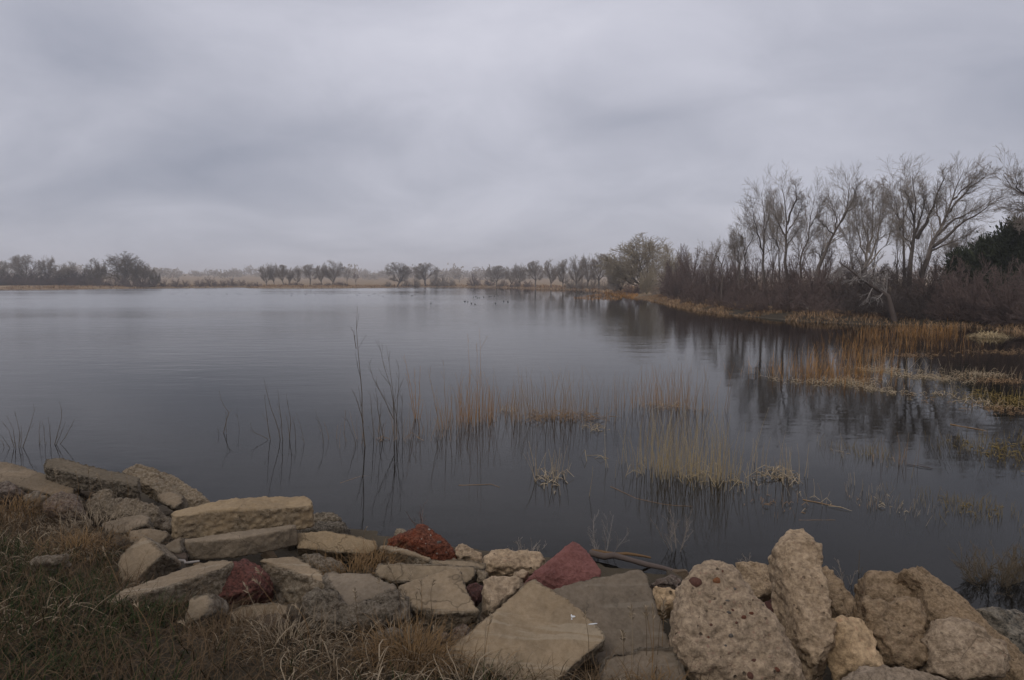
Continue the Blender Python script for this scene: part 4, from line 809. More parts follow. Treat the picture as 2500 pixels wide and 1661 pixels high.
# juniper at the right edge
def juniper(label, x, Y, top, hw, seed):
    rng = np.random.default_rng(seed); p = at(x, HOR, Y); g = gz(p.x, p.y); H = at(x, top, Y).z - g; Wd = hw * Y / F
    root = empty('juniper_tree', (p.x, p.y, g))
    T = np.array([[[0, 0, -.1], [.05, 0, H * .4], [0, .03, H * .9]]]); link('trunk', joined('trunk', [tube(T, np.array([[.16, .1, .03]]), 6)]), M['bark'], root)
    nclump = 90; h = rng.random(nclump) ** .8; az = rng.uniform(0, 6.28, nclump)
    rr = Wd * (1 - h * .75) * np.sqrt(rng.uniform(.2, 1.0, nclump)) * (0.75 + .4 * np.sin(az * 3 + h * 9))
    C = np.stack([rr * np.cos(az), rr * np.sin(az), .08 * H + h * H * .9], -1)
    per = 130; D = rng.normal(size=(nclump, per, 3)) * np.array([.32, .32, .26])
    base = (C[:, None] + D).reshape(-1, 3); dirs = unit(D.reshape(-1, 3) * .6 + rng.normal(size=base.shape) * .25 + np.array([0, 0, .5]))
    ln = rng.uniform(.12, .3, len(base)); P = np.stack([base, base + dirs * ln[:, None] * .6, base + dirs * ln[:, None]], 1)
    Wb = np.stack([.03 + 0 * ln, .035 + 0 * ln, .004 + 0 * ln], 1); sd = unit(np.cross(dirs, rng.normal(size=dirs.shape)))
    V, Q = ribbon(P, Wb, sd)
    link('crown', mesh_np('crown', V, Q), M['needle'], root)
    tag(root, label, 'tree', 'junipers at the right edge', 'thing')
juniper('dark green juniper at the right picture edge, the taller one', 2478, 42, 545, 62, 1)
juniper('dark green juniper left of the taller one at the right edge', 2415, 44, 590, 48, 2)
juniper('low dark green juniper shrub left of both junipers', 2350, 46, 625, 36, 3)

# far tree line
def far_line():
    rng = np.random.default_rng(77); Vs, Qs, o = [], [], 0
    for i in range(520):
        az = rng.uniform(-.85, .75); Rr = rng.uniform(560, 900); x, y = Rr * math.tan(az) , Rr
        if lake_sd(np.array([x]), np.array([y]))[0] < 5: continue
        h = rng.uniform(4, 9) * (1 if rng.random() > .2 else 1.5); w = h * rng.uniform(.5, 1.1)
        m_ = 110; A = rng.normal(size=(m_, 3)) * np.array([w * .42, w * .42, h * .2]) + np.array([0, 0, h * .42])
        base = np.array([x, y, gz(x, y)]); A = A + base; A[:, 2] = np.maximum(A[:, 2], base[2])
        d = unit(rng.normal(size=(m_, 3)) + np.array([0, 0, .8])); P = np.stack([A, A + d * h * .22], 1)
        V, Q = ribbon(P, np.full((m_, 2), .30 * h / 6) * np.array([1, .3]), unit(np.cross(d, np.array([0, 1, 0]) + .3 * rng.normal(size=(m_, 3)))))
        Vs.append(V); Qs.append(Q + o); o += len(V)
    return mesh_np('far_wood', np.vstack(Vs), np.vstack(Qs))
tag(link('far_wood', far_line(), M['twig']), 'hazy line of far trees beyond the fields', 'wood', kind='stuff')
# far white house
def house():
    p = at(907, HOR, 900); g = gz(p.x, p.y); root = empty('farm_shed', (p.x, p.y, g))
    V = np.array([(-5, -3, 0), (5, -3, 0), (5, 3, 0), (-5, 3, 0), (-5, -3, 2.6), (5, -3, 2.6), (5, 3, 2.6), (-5, 3, 2.6)], float)
    link('wall', mesh_np('wall', V, [(0, 1, 5, 4), (1, 2, 6, 5), (2, 3, 7, 6), (3, 0, 4, 7)]), M['whitewash'], root).data.polygons.foreach_set('use_smooth', [False] * 4)
    V = np.array([(-5.4, -3.5, 2.5), (5.4, -3.5, 2.5), (5.4, 0, 4.4), (-5.4, 0, 4.4), (-5.4, 3.5, 2.5), (5.4, 3.5, 2.5)], float)
    link('roof', mesh_np('roof', V, [(0, 1, 2, 3), (3, 2, 5, 4)]), M['whitewash'], root)
    link('door', mesh_np('door', np.array([(-.6, -3.03, 0), (.6, -3.03, 0), (.6, -3.03, 2.1), (-.6, -3.03, 2.1)]), [(0, 1, 2, 3)]), M['twig_dark'], root)
    root.scale = (.5, .5, .5)
    tag(root, 'tiny white shed in the fields behind the far shore', 'shed', None, 'thing')
m, n = new_mat('whitewashed_boards'); finish(n, (0.75, 0.75, 0.74, 1), .7); M['whitewash'] = m
house()

# shore strips of dry grass and rusty reeds on the far and right shore
def strip_grass(rng, pts, n, hgt, wid, lean, mat_name):
    """pts (n,2) ground positions -> upright dry blades"""
    X, Y = pts[:, 0], pts[:, 1]; z = np.maximum(height(X, Y), -.25)
    h = hgt * rng.uniform(.35, 1.15, len(X)) * (.8 + .6 * fbm(np.column_stack([pts * .7, 0 * X]), 2, 77)); az = rng.uniform(0, 6.28, len(X)); ln = lean * rng.random(len(X))
    d = np.stack([np.cos(az) * ln, np.sin(az) * ln, np.ones(len(X))], -1)
    b0 = np.stack([X, Y, z], -1); P = np.stack([b0, b0 + d * (h * .55)[:, None], b0 + (d + np.stack([np.cos(az) * ln, np.sin(az) * ln, -.25 + 0 * az], -1)) * h[:, None]], 1)
    Wb = wid * np.array([1, .8, .15])[None] * rng.uniform(.6, 1.2, (len(X), 1))
    return ribbon(P, Wb, np.stack([np.cos(az + 1.57), np.sin(az + 1.57), 0 * az], -1))
def shore_pts(rng, a, c, n, d0, d1):
    """random points along the outline between lake corners a..c, d0..d1 metres inland"""
    A = LAKE[a:c]; Bq = LAKE[a + 1:c + 1]; L = np.linalg.norm(Bq - A, axis=1); i = rng.choice(len(A), n, p=L / L.sum())
    t = rng.random(n)[:, None]; p = A[i] * (1 - t) + Bq[i] * t; e = unit(Bq[i] - A[i]); nr = np.stack([-e[:, 1], e[:, 0]], -1)
    return p + nr * rng.uniform(d0, d1, n)[:, None]
rng = np.random.default_rng(9)
P = shore_pts(rng, 18, 29, 24000, -.6, 3.6); P = P[fbm(np.column_stack([P * .5, 0 * P[:, 0]]), 3, 8) > -.45]
tag(link('shore_grass', joined('shore_grass', [strip_grass(rng, P, 0, .36, .013, 1.3, '')]), M['reed_brown']), 'tan dry grass fringing the right bank', 'grass', kind='stuff')
P = shore_pts(rng, 1, 17, 16000, -1, 12)
tag(link('far_shore_grass', joined('far_shore_grass', [strip_grass(rng, P, 0, .7, .09, .7, '')]), M['reed_brown']), 'rusty dry grass strip along the far shore', 'grass', kind='stuff')
def pix_poly_pts(rng, poly, n, z=0.0):
    """random water-level points inside a polygon given by sight lines"""
    Wp = np.array([[W(x, y, z).x, W(x, y, z).y] for x, y in poly]); lo, hi = Wp.min(0), Wp.max(0); out = []
    while sum(map(len, out)) < n:
        q = lo + rng.random((n * 3, 2)) * (hi - lo); ins = np.zeros(len(q), bool)
        for a, c in zip(Wp, np.roll(Wp, -1, 0)):
            cond = (a[1] > q[:, 1]) != (c[1] > q[:, 1])
            with np.errstate(divide='ignore', invalid='ignore'): ins ^= cond & (q[:, 0] < (c[0] - a[0]) * (q[:, 1] - a[1]) / (c[1] - a[1]) + a[0])
        out.append(q[ins])
    return np.vstack(out)[:n]
P = pix_poly_pts(rng, [(1395, 728), (1440, 722), (1480, 714), (1530, 716), (1560, 726), (1500, 733), (1440, 735)], 4200)
tag(link('rusty_reeds', joined('rusty_reeds', [strip_grass(rng, P, 0, .5, .04, .6, '')]), M['reed_orange']), 'rusty reed spit at the turn of the shore', 'reeds', kind='stuff')
P = np.vstack([pix_poly_pts(rng, [(1955, 925), (1975, 870), (2040, 835), (2110, 815), (2200, 800), (2330, 800), (2320, 850), (2230, 870), (2160, 890), (2120, 920), (2060, 940)], 9000),
               pix_poly_pts(rng, [(1870, 925), (1900, 905), (1960, 905), (1970, 930)], 260)])
Pc = fbm(np.column_stack([P * 1.6, 0 * P[:, 0]]), 3, 4); P = P[Pc > .16] + rng.normal(size=(int((Pc > .16).sum()), 2)) * .5
sel = rng.random(len(P)) < .6
tag(link('orange_reed_bed', joined('orange_reed_bed', [strip_grass(rng, P[sel], 0, .9, .0046, .18, '')]), M['reed_orange']), 'rust-orange reed bed standing in the right shallows', 'reeds', kind='stuff')
tag(link('brown_reed_bed', joined('brown_reed_bed', [strip_grass(rng, P[~sel], 0, .75, .0046, .4, '')]), M['reed_brown']), 'shorter brown reeds mixed into the orange reed bed', 'reeds', kind='stuff')

# ------------------------------------------------------------------ reeds, shoots and debris in the near water
def stems_mesh(name, base, tips, r, rng, bend=.04, k=6, s=4):
    """thin tapering stems from base to tip (both (m,3)), rooted under water"""
    t = np.linspace(0, 1, k)[None, :, None]
    P = base[:, None] * (1 - t) + tips[:, None] * t
    L = np.linalg.norm(tips - base, axis=1)[:, None, None]
    bv = rng.normal(size=(len(base), 1, 3)) * np.array([1, 1, .1]); P = P + bv * bend * L * (t * (1 - t) * 4 - t * t * .6)
    P = P + rng.normal(size=P.shape) * .004 * L * (t > 0)
    R = r * np.linspace(1, .3, k)[None] * rng.uniform(.7, 1.2, (len(base), 1))
    return tube(P, R, s)
CLR = 'clumps of reeds and shoots in the near water'
def clump(name, label, x, y, hw, hgt, n, mat, cat='reeds', lean=.12, r=.0032, dy=.25, seed=0, broken=0, group=CLR, zlow=-.25):
    """upright stems round photo point (x, y) on the water; hw and hgt in photo pixels"""
    rng = np.random.default_rng(seed + int(x)); c = W(x, y); Y = c.y
    X = rng.normal(size=n) * .62 * hw * Y / F; Yd = rng.normal(size=n) * dy
    h = hgt * Y / F * rng.uniform(.25, 1.1, n)
    base = np.stack([X, Yd, np.full(n, zlow)], -1)
    tips = base + np.stack([rng.normal(size=n) * lean * h + X * .15, rng.normal(size=n) * lean * h, h - zlow], -1)
    root = empty(name, (c.x, c.y, 0))
    tag(link('stems', joined('stems', [stems_mesh('', base, tips, r, rng)]), M[mat], root), kind='stuff')
    if broken:
        m_ = broken; b0 = np.stack([rng.normal(size=m_) * .45 * hw * Y / F, rng.normal(size=m_) * dy * .7, rng.uniform(-.05, .02, m_)], -1)
        az = rng.uniform(0, 6.28, m_); l = rng.uniform(.12, .42, m_) * min(1.0, hgt * Y / F * 1.6); up = rng.uniform(.05, 1.0, m_)
        d = unit(np.stack([np.cos(az), np.sin(az), up], -1)); mid = b0 + d * (l * .6)[:, None]
        d2 = unit(np.stack([np.cos(az + rng.normal(size=m_) * .5), np.sin(az), -up * .9], -1)); end = mid + d2 * (l * .6)[:, None]; end[:, 2] = np.maximum(end[:, 2], -.02)
        tag(link('broken_stems', joined('broken_stems', [tube(np.stack([b0, mid, end], 1), r * .85 * np.array([1, 1, .6])[None].repeat(m_, 0), 4)]), M[mat if mat != 'reed_orange' else 'reed_pale'], root), kind='stuff')
    return tag(root, label, cat, group, 'thing')
def shoots(label, stems, mat='shoot', r=.006, side=6, seed=0, name='willow_shoot', cat='shoot', group='willow shoots standing in the water'):
    """shoots traced stem by stem: each a list of photo points from the water up, all rooted at the first stem's distance"""
    rng = np.random.default_rng(seed); c = W(*stems[0][0]); root = empty(name, (c.x, c.y, 0)); o = np.array(c)
    for st in stems:
        off = rng.normal() * .12; P = np.array([at(x, y, c.y + off * j / len(st)) for j, (x, y) in enumerate(st)]) - o
        P[0, 2] -= .18
        P = resample(P, 8); L = np.linalg.norm(P[-1] - P[0]); P[1:-1] += rng.normal(size=(6, 3)) * .004 * L
        pts = [tube(P[None], (r * min(1, .5 + L * .5)) * np.linspace(1, .22, 8)[None], 5)]
        if side:
            l1, r1 = grow(rng, P[None], r * np.linspace(1, .25, 8)[None], side, .25, .95, (.3, .6), .22, 4, .1, .08, .5, .0016); pts.append(tube(l1, r1, 3))
        link('stem', joined('stem', pts), M[mat], root)
    tag(root, label, cat, group, 'thing'); return root
ZA = lambda pts: [(x / 2.622, 900 + y / 2.622) for x, y in pts]
ZB = lambda pts: [(800 + x / 2.6133, 730 + y / 2.6133) for x, y in pts]
ZC = lambda pts: [(1300 + x / 3.1354, 850 + y / 3.1354) for x, y in pts]
ZD = lambda pts: [(1800 + x / 2.7514, 780 + y / 2.7514) for x, y in pts]
shoots('dark willow shoots fanning up at the left picture edge', [ZA(p) for p in ([(110, 505), (125, 400), (95, 270)], [(112, 500), (185, 400), (225, 250)], [(108, 505), (60, 400), (10, 335)], [(108, 505), (85, 390), (48, 310)], [(105, 505), (40, 470), (0, 420)], [(115, 500), (140, 440), (135, 360)], [(60, 540), (20, 480), (-10, 440)])], side=2, seed=1)
shoots('dark willow shoots with curved tips, second from the left edge', [ZA(p) for p in ([(318, 485), (375, 390), (402, 290), (378, 208)], [(318, 485), (430, 420), (480, 320)], [(316, 488), (320, 400), (308, 310)], [(250, 490), (250, 410), (257, 330)], [(290, 500), (285, 420), (270, 330)], [(325, 482), (390, 420), (420, 340)])], side=2, seed=2)
shoots('crooked twig bent in a zigzag, left of the small shoot clump', [ZA(p) for p in ([(1418, 415), (1445, 340), (1474, 292), (1440, 250), (1412, 190), (1402, 140)], [(1446, 335), (1446, 270)], [(1415, 418), (1390, 370)])], side=1, seed=3)
shoots('short thin twig right of the zigzag twig', [ZA(p) for p in ([(1545, 392), (1520, 320), (1518, 240)],)], side=1, r=.004, seed=4)
shoots('small clump of leaning shoots left of centre', [ZA(p) for p in ([(1812, 455), (1770, 350), (1720, 210), (1688, 60)], [(1815, 450), (1800, 350), (1778, 130)], [(1850, 440), (1858, 330), (1832, 160)], [(1860, 445), (1845, 360), (1825, 280)], [(1728, 375), (1705, 290), (1690, 160)], [(1900, 450), (1885, 380), (1872, 310)], [(1790, 460), (1700, 440), (1620, 410), (1600, 345)])], side=2, seed=5)
shoots('single thin shoot right of the small leaning clump', [ZA(p) for p in ([(1958, 482), (1930, 390), (1895, 280)],)], side=1, r=.004, seed=6)
shoots('lone thin shoot halfway to the tall shoot', [ZA(p) for p in ([(2085, 482), (2055, 370), (2012, 250)], [(2075, 470), (2060, 420)])], side=2, r=.004, seed=7)
shoots('tallest single shoot rising left of centre', [ZB(p) for p in ([(245, 940), (232, 780), (215, 620), (205, 480), (190, 350), (180, 230), (190, 45)], [(180, 235), (165, 210), (145, 180)], [(225, 710), (185, 640), (155, 575)])], side=5, r=.008, seed=8)
shoots('short bent shoot left of the tallest shoot', [ZB(p) for p in ([(195, 935), (165, 870), (118, 765), (112, 710)], [(215, 920), (222, 870)])], side=1, r=.005, seed=9)
shoots('thick clump of tall brown shoots just right of the tallest shoot', [ZB(p) for p in ([(425, 885), (425, 760), (405, 560), (360, 430), (322, 255)], [(428, 885), (420, 690), (412, 520), (375, 300)], [(430, 880), (445, 640), (455, 520), (448, 395)], [(420, 690), (340, 600), (285, 490), (262, 395)], [(375, 930), (345, 850), (320, 700), (305, 570)], [(465, 870), (440, 760), (420, 640)], [(300, 920), (285, 780), (270, 590)], [(340, 900), (330, 780), (345, 650)], [(480, 880), (470, 760), (480, 600)])], side=6, r=.0062, seed=10)
clump('reed_clump', 'brown stubble of short stems at the foot of the tall brown shoots', 958, 1072, 120, 70, 46, 'reed_brown', lean=.25, seed=1, broken=12, group=None)
shoots('orange-stemmed shoots right of the thick brown clump', [ZB(p) for p in ([(565, 765), (545, 640), (515, 500), (487, 350)], [(568, 765), (585, 620), (590, 435)], [(563, 765), (560, 600), (552, 440)], [(566, 765), (525, 600), (500, 480)], [(570, 768), (600, 720), (610, 640)])], mat='reed_orange', side=4, r=.006, seed=11)
shoots('slender shoots between the orange stems and the orange tuft', [ZB(p) for p in ([(755, 835), (752, 650), (742, 520), (738, 392)], [(720, 820), (690, 680), (640, 440)], [(760, 835), (790, 690), (785, 540)], [(752, 830), (710, 690), (660, 560)], [(820, 830), (820, 680), (800, 560)], [(690, 830), (700, 740), (690, 660)])], mat='reed_brown', side=4, r=.005, seed=12)
clump('reed_clump', 'dense upright orange tuft, tallest of the middle reeds', 1160, 1030, 52, 120, 90, 'reed_orange', seed=3, lean=.07, group=None)
shoots('three very tall thin stems rising out of the dense orange tuft', [ZB(p) for p in ([(905, 790), (905, 480), (895, 255)], [(945, 790), (955, 520), (950, 275)], [(970, 790), (975, 450), (967, 185)])], mat='reed_orange', side=2, r=.0045, seed=13)
clump('reed_clump', 'short brown reeds between the slender shoots and the orange tuft', 1115, 1046, 60, 62, 34, 'reed_brown', seed=5)
clump('reed_clump', 'small orange reed tuft just right of the dense orange tuft', 1228, 1004, 40, 60, 40, 'reed_orange', seed=6, broken=10)
clump('reed_clump', 'single tall thin reeds behind the small orange tuft', 1255, 1030, 20, 110, 5, 'reed_brown', seed=7)
clump('reed_clump', 'loose brown reeds with matted base, left of the pale stub row', 1290, 1025, 60, 100, 42, 'reed_brown', seed=8, broken=12)
clump('reed_clump', 'brown reeds with straw heap at their feet, middle of the reed row', 1345, 1018, 76, 120, 70, 'reed_brown', seed=9, broken=46)
clump('reed_clump', 'rusty reeds with pale broken stubs, right of the straw heap', 1418, 1020, 66, 105, 60, 'reed_brown', seed=10, broken=34)
clump('reed_stubs', 'pale broken stubs leaning at the right end of the front reed row', 1458, 1046, 36, 34, 8, 'reed_pale', seed=11, broken=40, r=.004)
clump('reed_clump', 'sparse tall reeds left of the rear orange reeds', 1525, 1000, 60, 110, 26, 'reed_brown', seed=12)
clump('reed_clump', 'rear orange-brown reeds with dense base', 1605, 992, 66, 100, 80, 'reed_orange', seed=13, broken=24)
clump('reed_clump', 'rear brown reeds right of the dense orange-brown base', 1660, 998, 56, 120, 44, 'reed_brown', seed=14, broken=10)
clump('reed_clump', 'few tall dark reeds at the right end of the rear reeds', 1712, 1006, 60, 110, 22, 'reed_brown', seed=15)
clump('reed_clump', 'broad yellowish reeds standing nearest the red pyramid stone, left part', 1622, 1150, 64, 160, 90, 'reed_tan', seed=16, lean=.08, r=.0032)
clump('reed_clump', 'broad yellowish reeds, right part with curved stems', 1700, 1165, 80, 170, 110, 'reed_tan', seed=17, lean=.1, broken=14)
clump('reed_clump', 'sparse yellowish reeds trailing right of the broad yellowish stand', 1768, 1172, 60, 130, 28, 'reed_tan', seed=18, broken=14)
clump('reed_clump', 'few pale reeds left of the broad yellowish stand', 1525, 1140, 70, 120, 12, 'reed_tan', seed=19, broken=10)
clump('reed_stubs', 'isolated stump of cut pale reeds in open water', 1346, 1170, 40, 75, 26, 'reed_pale', seed=20, broken=30, r=.0045, lean=.2)
clump('reed_stubs', 'grey-tan reed stump with bent stems right of the yellowish reeds', 1905, 1165, 42, 95, 30, 'reed_pale', seed=21, broken=46, r=.0042)
clump('reed_stubs', 'small brown stubs between yellowish reeds and grey-tan stump', 1822, 1172, 36, 50, 12, 'reed_pale', seed=22, broken=8)
clump('reed_stubs', 'low dark tangle in the water below the grey-tan stump', 1885, 1228, 70, 30, 14, 'reed_brown', seed=23, broken=34, lean=.4)
clump('reed_stubs', 'short stub pair right of the grey-tan stump', 2048, 1105, 18, 42, 8, 'reed_pale', seed=24, broken=8)
clump('sedge_tuft', 'yellow mossy tuft floating beside thin reeds', 2112, 1108, 44, 26, 90, 'reed_yellow', cat='sedge', seed=25, lean=.6, broken=14)
clump('reed_clump', 'thin dark reeds right of the yellow mossy tuft', 2184, 1130, 44, 62, 16, 'reed_brown', seed=26, broken=6)
clump('reed_stubs', 'bent pale stalk with dark stub below the mossy tuft', 1985, 1225, 40, 70, 7, 'reed_pale', seed=27, broken=10, lean=.25)
clump('reed_stubs', 'tiny pale stub in open water between stalk and mossy islets', 2075, 1180, 10, 34, 5, 'reed_pale', seed=28)
clump('reed_stubs', 'tiny brown stub tuft left of the small pale islet', 2095, 1222, 18, 26, 8, 'reed_brown', seed=29, broken=8)
clump('sedge_tuft', 'small pale islet of dead sedge', 2172, 1232, 50, 26, 60, 'reed_pale', cat='sedge', seed=30, lean=.6, broken=26)
clump('sedge_tuft', 'larger yellow-brown mossy islet near the right edge', 2360, 1240, 86, 26, 190, 'reed_yellow', cat='sedge', seed=31, lean=.8, broken=60)
# right marsh mats
for i, (x, y, hw, hg, n, br, mt, lab) in enumerate([
    (1885, 925, 20, 24, 6, 8, 'reed_pale', 'leftmost pale stub at the tip of the orange reed bed'), (1925, 930, 26, 26, 10, 12, 'reed_pale', 'second pale stub group at the tip of the orange reed bed'),
    (2000, 935, 70, 40, 70, 40, 'reed_orange', 'short orange reeds at the front left corner of the reed bed'), (2075, 930, 80, 50, 90, 60, 'reed_orange', 'front orange reeds with pale litter in the bed middle'),
    (2110, 945, 60, 30, 20, 60, 'reed_pale', 'pale litter heap in front of the orange reed bed'), (2165, 955, 60, 24, 14, 60, 'reed_pale', 'tangled pale litter at the near tip of the reed bed'),
    (2150, 905, 60, 44, 50, 60, 'reed_pale', 'pale stubble inside the orange reed bed'), (2235, 918, 80, 26, 40, 80, 'reed_pale', 'straw mat right of the orange reed bed, left half'),
    (2300, 925, 80, 26, 40, 80, 'reed_pale', 'straw mat right of the orange reed bed, right half'), (2215, 868, 110, 20, 30, 80, 'reed_brown', 'flattened brown reeds behind the straw mat'),
    (2385, 915, 80, 26, 40, 90, 'reed_pale', 'grey straw mound left of the marsh edge'), (2455, 930, 120, 26, 60, 110, 'reed_brown', 'brown straw mat at the right picture edge'),
    (2420, 965, 120, 24, 60, 90, 'reed_yellow', 'olive matted sedge below the grey straw mound'), (2490, 985, 120, 30, 80, 110, 'reed_yellow', 'olive matted sedge at the right picture edge'),
    (2400, 985, 40, 50, 14, 20, 'reed_pale', 'pale upright stubs before the olive sedge'), (2450, 1000, 90, 24, 40, 90, 'reed_brown', 'brown broken reeds at the near edge of the marsh'),
    (2480, 1098, 130, 24, 200, 90, 'reed_yellow', 'yellow-brown sedge raft at the right picture edge'), (2420, 1110, 60, 16, 60, 30, 'reed_yellow', 'thin tongue of the yellow-brown sedge raft'),
    (2320, 970, 30, 40, 6, 14, 'reed_pale', 'lone stub pair in the water before the marsh'), (2240, 970, 70, 14, 6, 30, 'reed_brown', 'floating brown litter before the straw mats'),
    (2440, 860, 120, 24, 60, 70, 'reed_brown', 'dark brown sedge in the channel behind the grey straw mound')]):
    clump('sedge_mat' if br > 50 else 'reed_stubs', lab, x, y, hw, hg, n, mt, 'sedge' if br > 50 else 'reeds', lean=.45, r=.005, seed=60 + i, broken=br * 2, dy=.5, group='reed litter and sedge of the right marsh')
# grass mound on the right bank
def mound(label, x, y, wpx, hpx, mat, seed, n=900):
    rng = np.random.default_rng(seed); c = W(x, y, .1); Wd = wpx * c.y / F; H = hpx * c.y / F
    az = rng.uniform(0, 6.28, n); rr = np.sqrt(rng.random(n)) * Wd * .5; zz_ = H * np.sqrt(np.maximum(0, 1 - (rr / (Wd * .5)) ** 2)) * .8
    b0 = np.stack([rr * np.cos(az), rr * np.sin(az) * .7, zz_ - .1], -1); d = np.stack([np.cos(az), np.sin(az), .4 + 0 * az], -1) + rng.normal(size=(n, 3)) * .3
    l = H * rng.uniform(.3, .7, n); mid = b0 + d * (l * .6)[:, None]; e = mid + (d * np.array([1, 1, -1.2])) * (l * .6)[:, None]
    V, Q = ribbon(np.stack([b0, mid, e], 1), .008 * np.array([1, .9, .2])[None].repeat(n, 0), unit(np.cross(d, [0, 0, 1.])))
    root = empty('grass_mound', (c.x, c.y, gz(c.x, c.y))); tag(link('blades', mesh_np('blades', V, Q), M[mat], root), kind='stuff')
    return tag(root, label, 'grass', None, 'thing')
mound('rounded mound of tan dead grass on the right shore', 2415, 818, 80, 34, 'reed_tan', 1)
mound('flat spread of dead grass left of the rounded mound', 2345, 822, 70, 12, 'reed_tan', 2, 500)

# twigs and shrubs on the near bank
def twig_bush(label, x, y, hpx, wpx, z, stems, mat, seed, c=(5, 4), lean=.6, r=.0035, name='bare_bush', droop=.05):
    rng = np.random.default_rng(seed); p = W(x, y, z); H = hpx * p.y / F; root = empty(name, p)
    az = rng.uniform(0, 6.28, stems); ln = lean * np.sqrt(rng.random(stems)); d = np.stack([np.cos(az) * np.sin(ln), np.sin(az) * np.sin(ln), np.cos(ln)], -1)
    Ls = np.empty((stems, 6, 3)); Ls[:, 0] = rng.normal(size=(stems, 3)) * .03 * np.array([1, 1, 0]) - np.array([0, 0, .12]); L = H * rng.uniform(.7, 1.1, stems)
    for j in range(1, 6): d = unit(d + rng.normal(size=d.shape) * .1 + np.array([0, 0, droop])); Ls[:, j] = Ls[:, j - 1] + d * (L / 5)[:, None]
    Rs = r * np.linspace(1, .35, 6)[None].repeat(stems, 0)
    l1, r1 = grow(rng, Ls, Rs, c[0], .3, 1., (.35, .8), .4, 4, .1, .12, .6, .0011); l2, r2 = grow(rng, l1, r1, c[1], .2, 1., (.35, .8), .45, 3, .1, .12, .7, .0009)
    link('stems', joined('stems', [tube(Ls, Rs, 4)]), M[mat], root); tag(link('twigs', joined('twigs', [tube(l1, r1, 3), tube(l2, r2, 3)]), M[mat], root), kind='stuff')
    return tag(root, label, 'bush', 'small bare bushes at the near water edge', 'thing')
twig_bush('bleached forked twig bush behind the red pyramid stone', 1480, 1350, 130, 90, .02, 6, 'dead', 1, (6, 3), .5)
twig_bush('grey twig bush behind the wide grey slab', 1655, 1335, 120, 80, .02, 6, 'twig', 2, (6, 3), .5)
twig_bush('round ball of matted grey roots at the water edge', 1285, 1345, 62, 110, .02, 60, 'twig', 3, (4, 3), 1.35, .003, 'root_ball', -.12)
twig_bush('fuzzy brown seed-tipped bush at the lower right water edge', 2420, 1420, 120, 230, .0, 36, 'twig_olive', 4, (7, 6), .95, .003)
twig_bush('second fuzzy brown bush cut by the right picture edge', 2510, 1420, 130, 230, .0, 30, 'twig_olive', 5, (7, 6), .9, .003)
twig_bush('thin bare twigs between bridging stone and tall stone', 1832, 1375, 60, 60, .1, 4, 'twig', 6, (4, 2), .4)
twig_bush('thin bare twigs left of the flat-topped block', 2065, 1410, 90, 80, .05, 4, 'twig', 7, (4, 2), .5)
twig_bush('single dark twig standing right of the tall upright stone', 2112, 1400, 110, 20, .0, 1, 'shoot', 8, (2, 1), .05)
twig_bush('few red-brown twigs above the orange-red mound', 1025, 1285, 90, 60, .1, 4, 'twig_red', 9, (3, 2), .45, .004)

def stick(label, pts, z, r, mat, name='stick', cat='stick', k=8, seed=0):
    rng = np.random.default_rng(seed); P = np.array([W(x, y, zz_) for (x, y), zz_ in zip(pts, z)]); c = P.mean(0)
    P = wiggle(rng, resample(P - c, k), r * .5); R = r * (1 - .45 * np.linspace(0, 1, k)) * rng.uniform(.85, 1.1, k)
    return tag(link(name, joined(name, [tube(P[None], R[None], 7)]), M[mat], loc=c), label, cat, 'loose sticks and driftwood', 'thing')
stick('orange-brown driftwood branch lying behind the front slabs', [(1445, 1345), (1500, 1356), (1545, 1352), (1590, 1362)], (.05, .05, .09, .04), .017, 'driftwood', 'driftwood', 'driftwood', seed=1)
stick('long dark driftwood pole half under water behind the wide slab', [(1440, 1350), (1540, 1370), (1640, 1392), (1690, 1405)], (.06, .05, .05, .06), .028, 'twig_dark', 'driftwood', 'driftwood', seed=2)
stick('bleached curved stick lying by the tilted square block', [(393, 1354), (430, 1367), (462, 1374), (485, 1370)], (.52, .5, .5, .5), .013, 'dead', seed=3)
stick('thin pale reed floating behind the red pyramid stone', [(1490, 1188), (1560, 1220), (1640, 1235), (1690, 1236)], (.002,) * 4, .0025, 'reed_brown', seed=4)
stick('brown floating stick right of the reed stump', [(1960, 1220), (2000, 1228), (2060, 1240)], (.004,) * 3, .005, 'reed_brown', seed=5)
stick('dark floating V-shaped twig near the thin dark reeds', [(2215, 1133), (2280, 1145), (2240, 1132)], (.012,) * 3, .004, 'twig_dark', seed=6)
stick('pale floating branch in the water before the marsh', [(2320, 1036), (2370, 1045), (2410, 1052)], (.005,) * 3, .008, 'reed_brown', seed=7)
stick('yellow floating reed below the grey-tan stump', [(1950, 1270), (2040, 1270)], (.0,) * 2, .0025, 'reed_brown', seed=8)
stick('floating pale straws left of the isolated reed stump', [(1120, 1185), (1200, 1183), (1220, 1190)], (.002,) * 3, .003, 'reed_brown', seed=9)
stick('long floating straw below the tallest shoot', [(830, 1180), (880, 1163), (930, 1158)], (.0,) * 3, .0022, 'reed_brown', seed=10)
stick('bleached log on the right bank below the thicket', Z6([(740, 1060), (790, 1085), (850, 1140)]), (.9, .6, .3), .09, 'dead', 'log', 'log', seed=11)
stick('pale fallen log lying flat along the right waterline', Z6([(740, 1130), (850, 1150), (930, 1165)]), (.2, .2, .2), .08, 'dead', 'log', 'log', seed=12)
stick('grey fallen log at the left of the right bank', Z6([(190, 1082), (300, 1085), (365, 1072)]), (.3, .3, .4), .08, 'dead', 'log', 'log', seed=13)
stick('second grey fallen log angled behind the left one', Z6([(400, 1100), (480, 1085), (570, 1065)]), (.3, .35, .5), .08, 'dead', 'log', 'log', seed=14)
stick('long pale branch lying under the far end of the thicket', Z6([(0, 1000), (60, 1012), (160, 1015)]), (.6, .5, .4), .07, 'dead', 'log', 'log', seed=15)

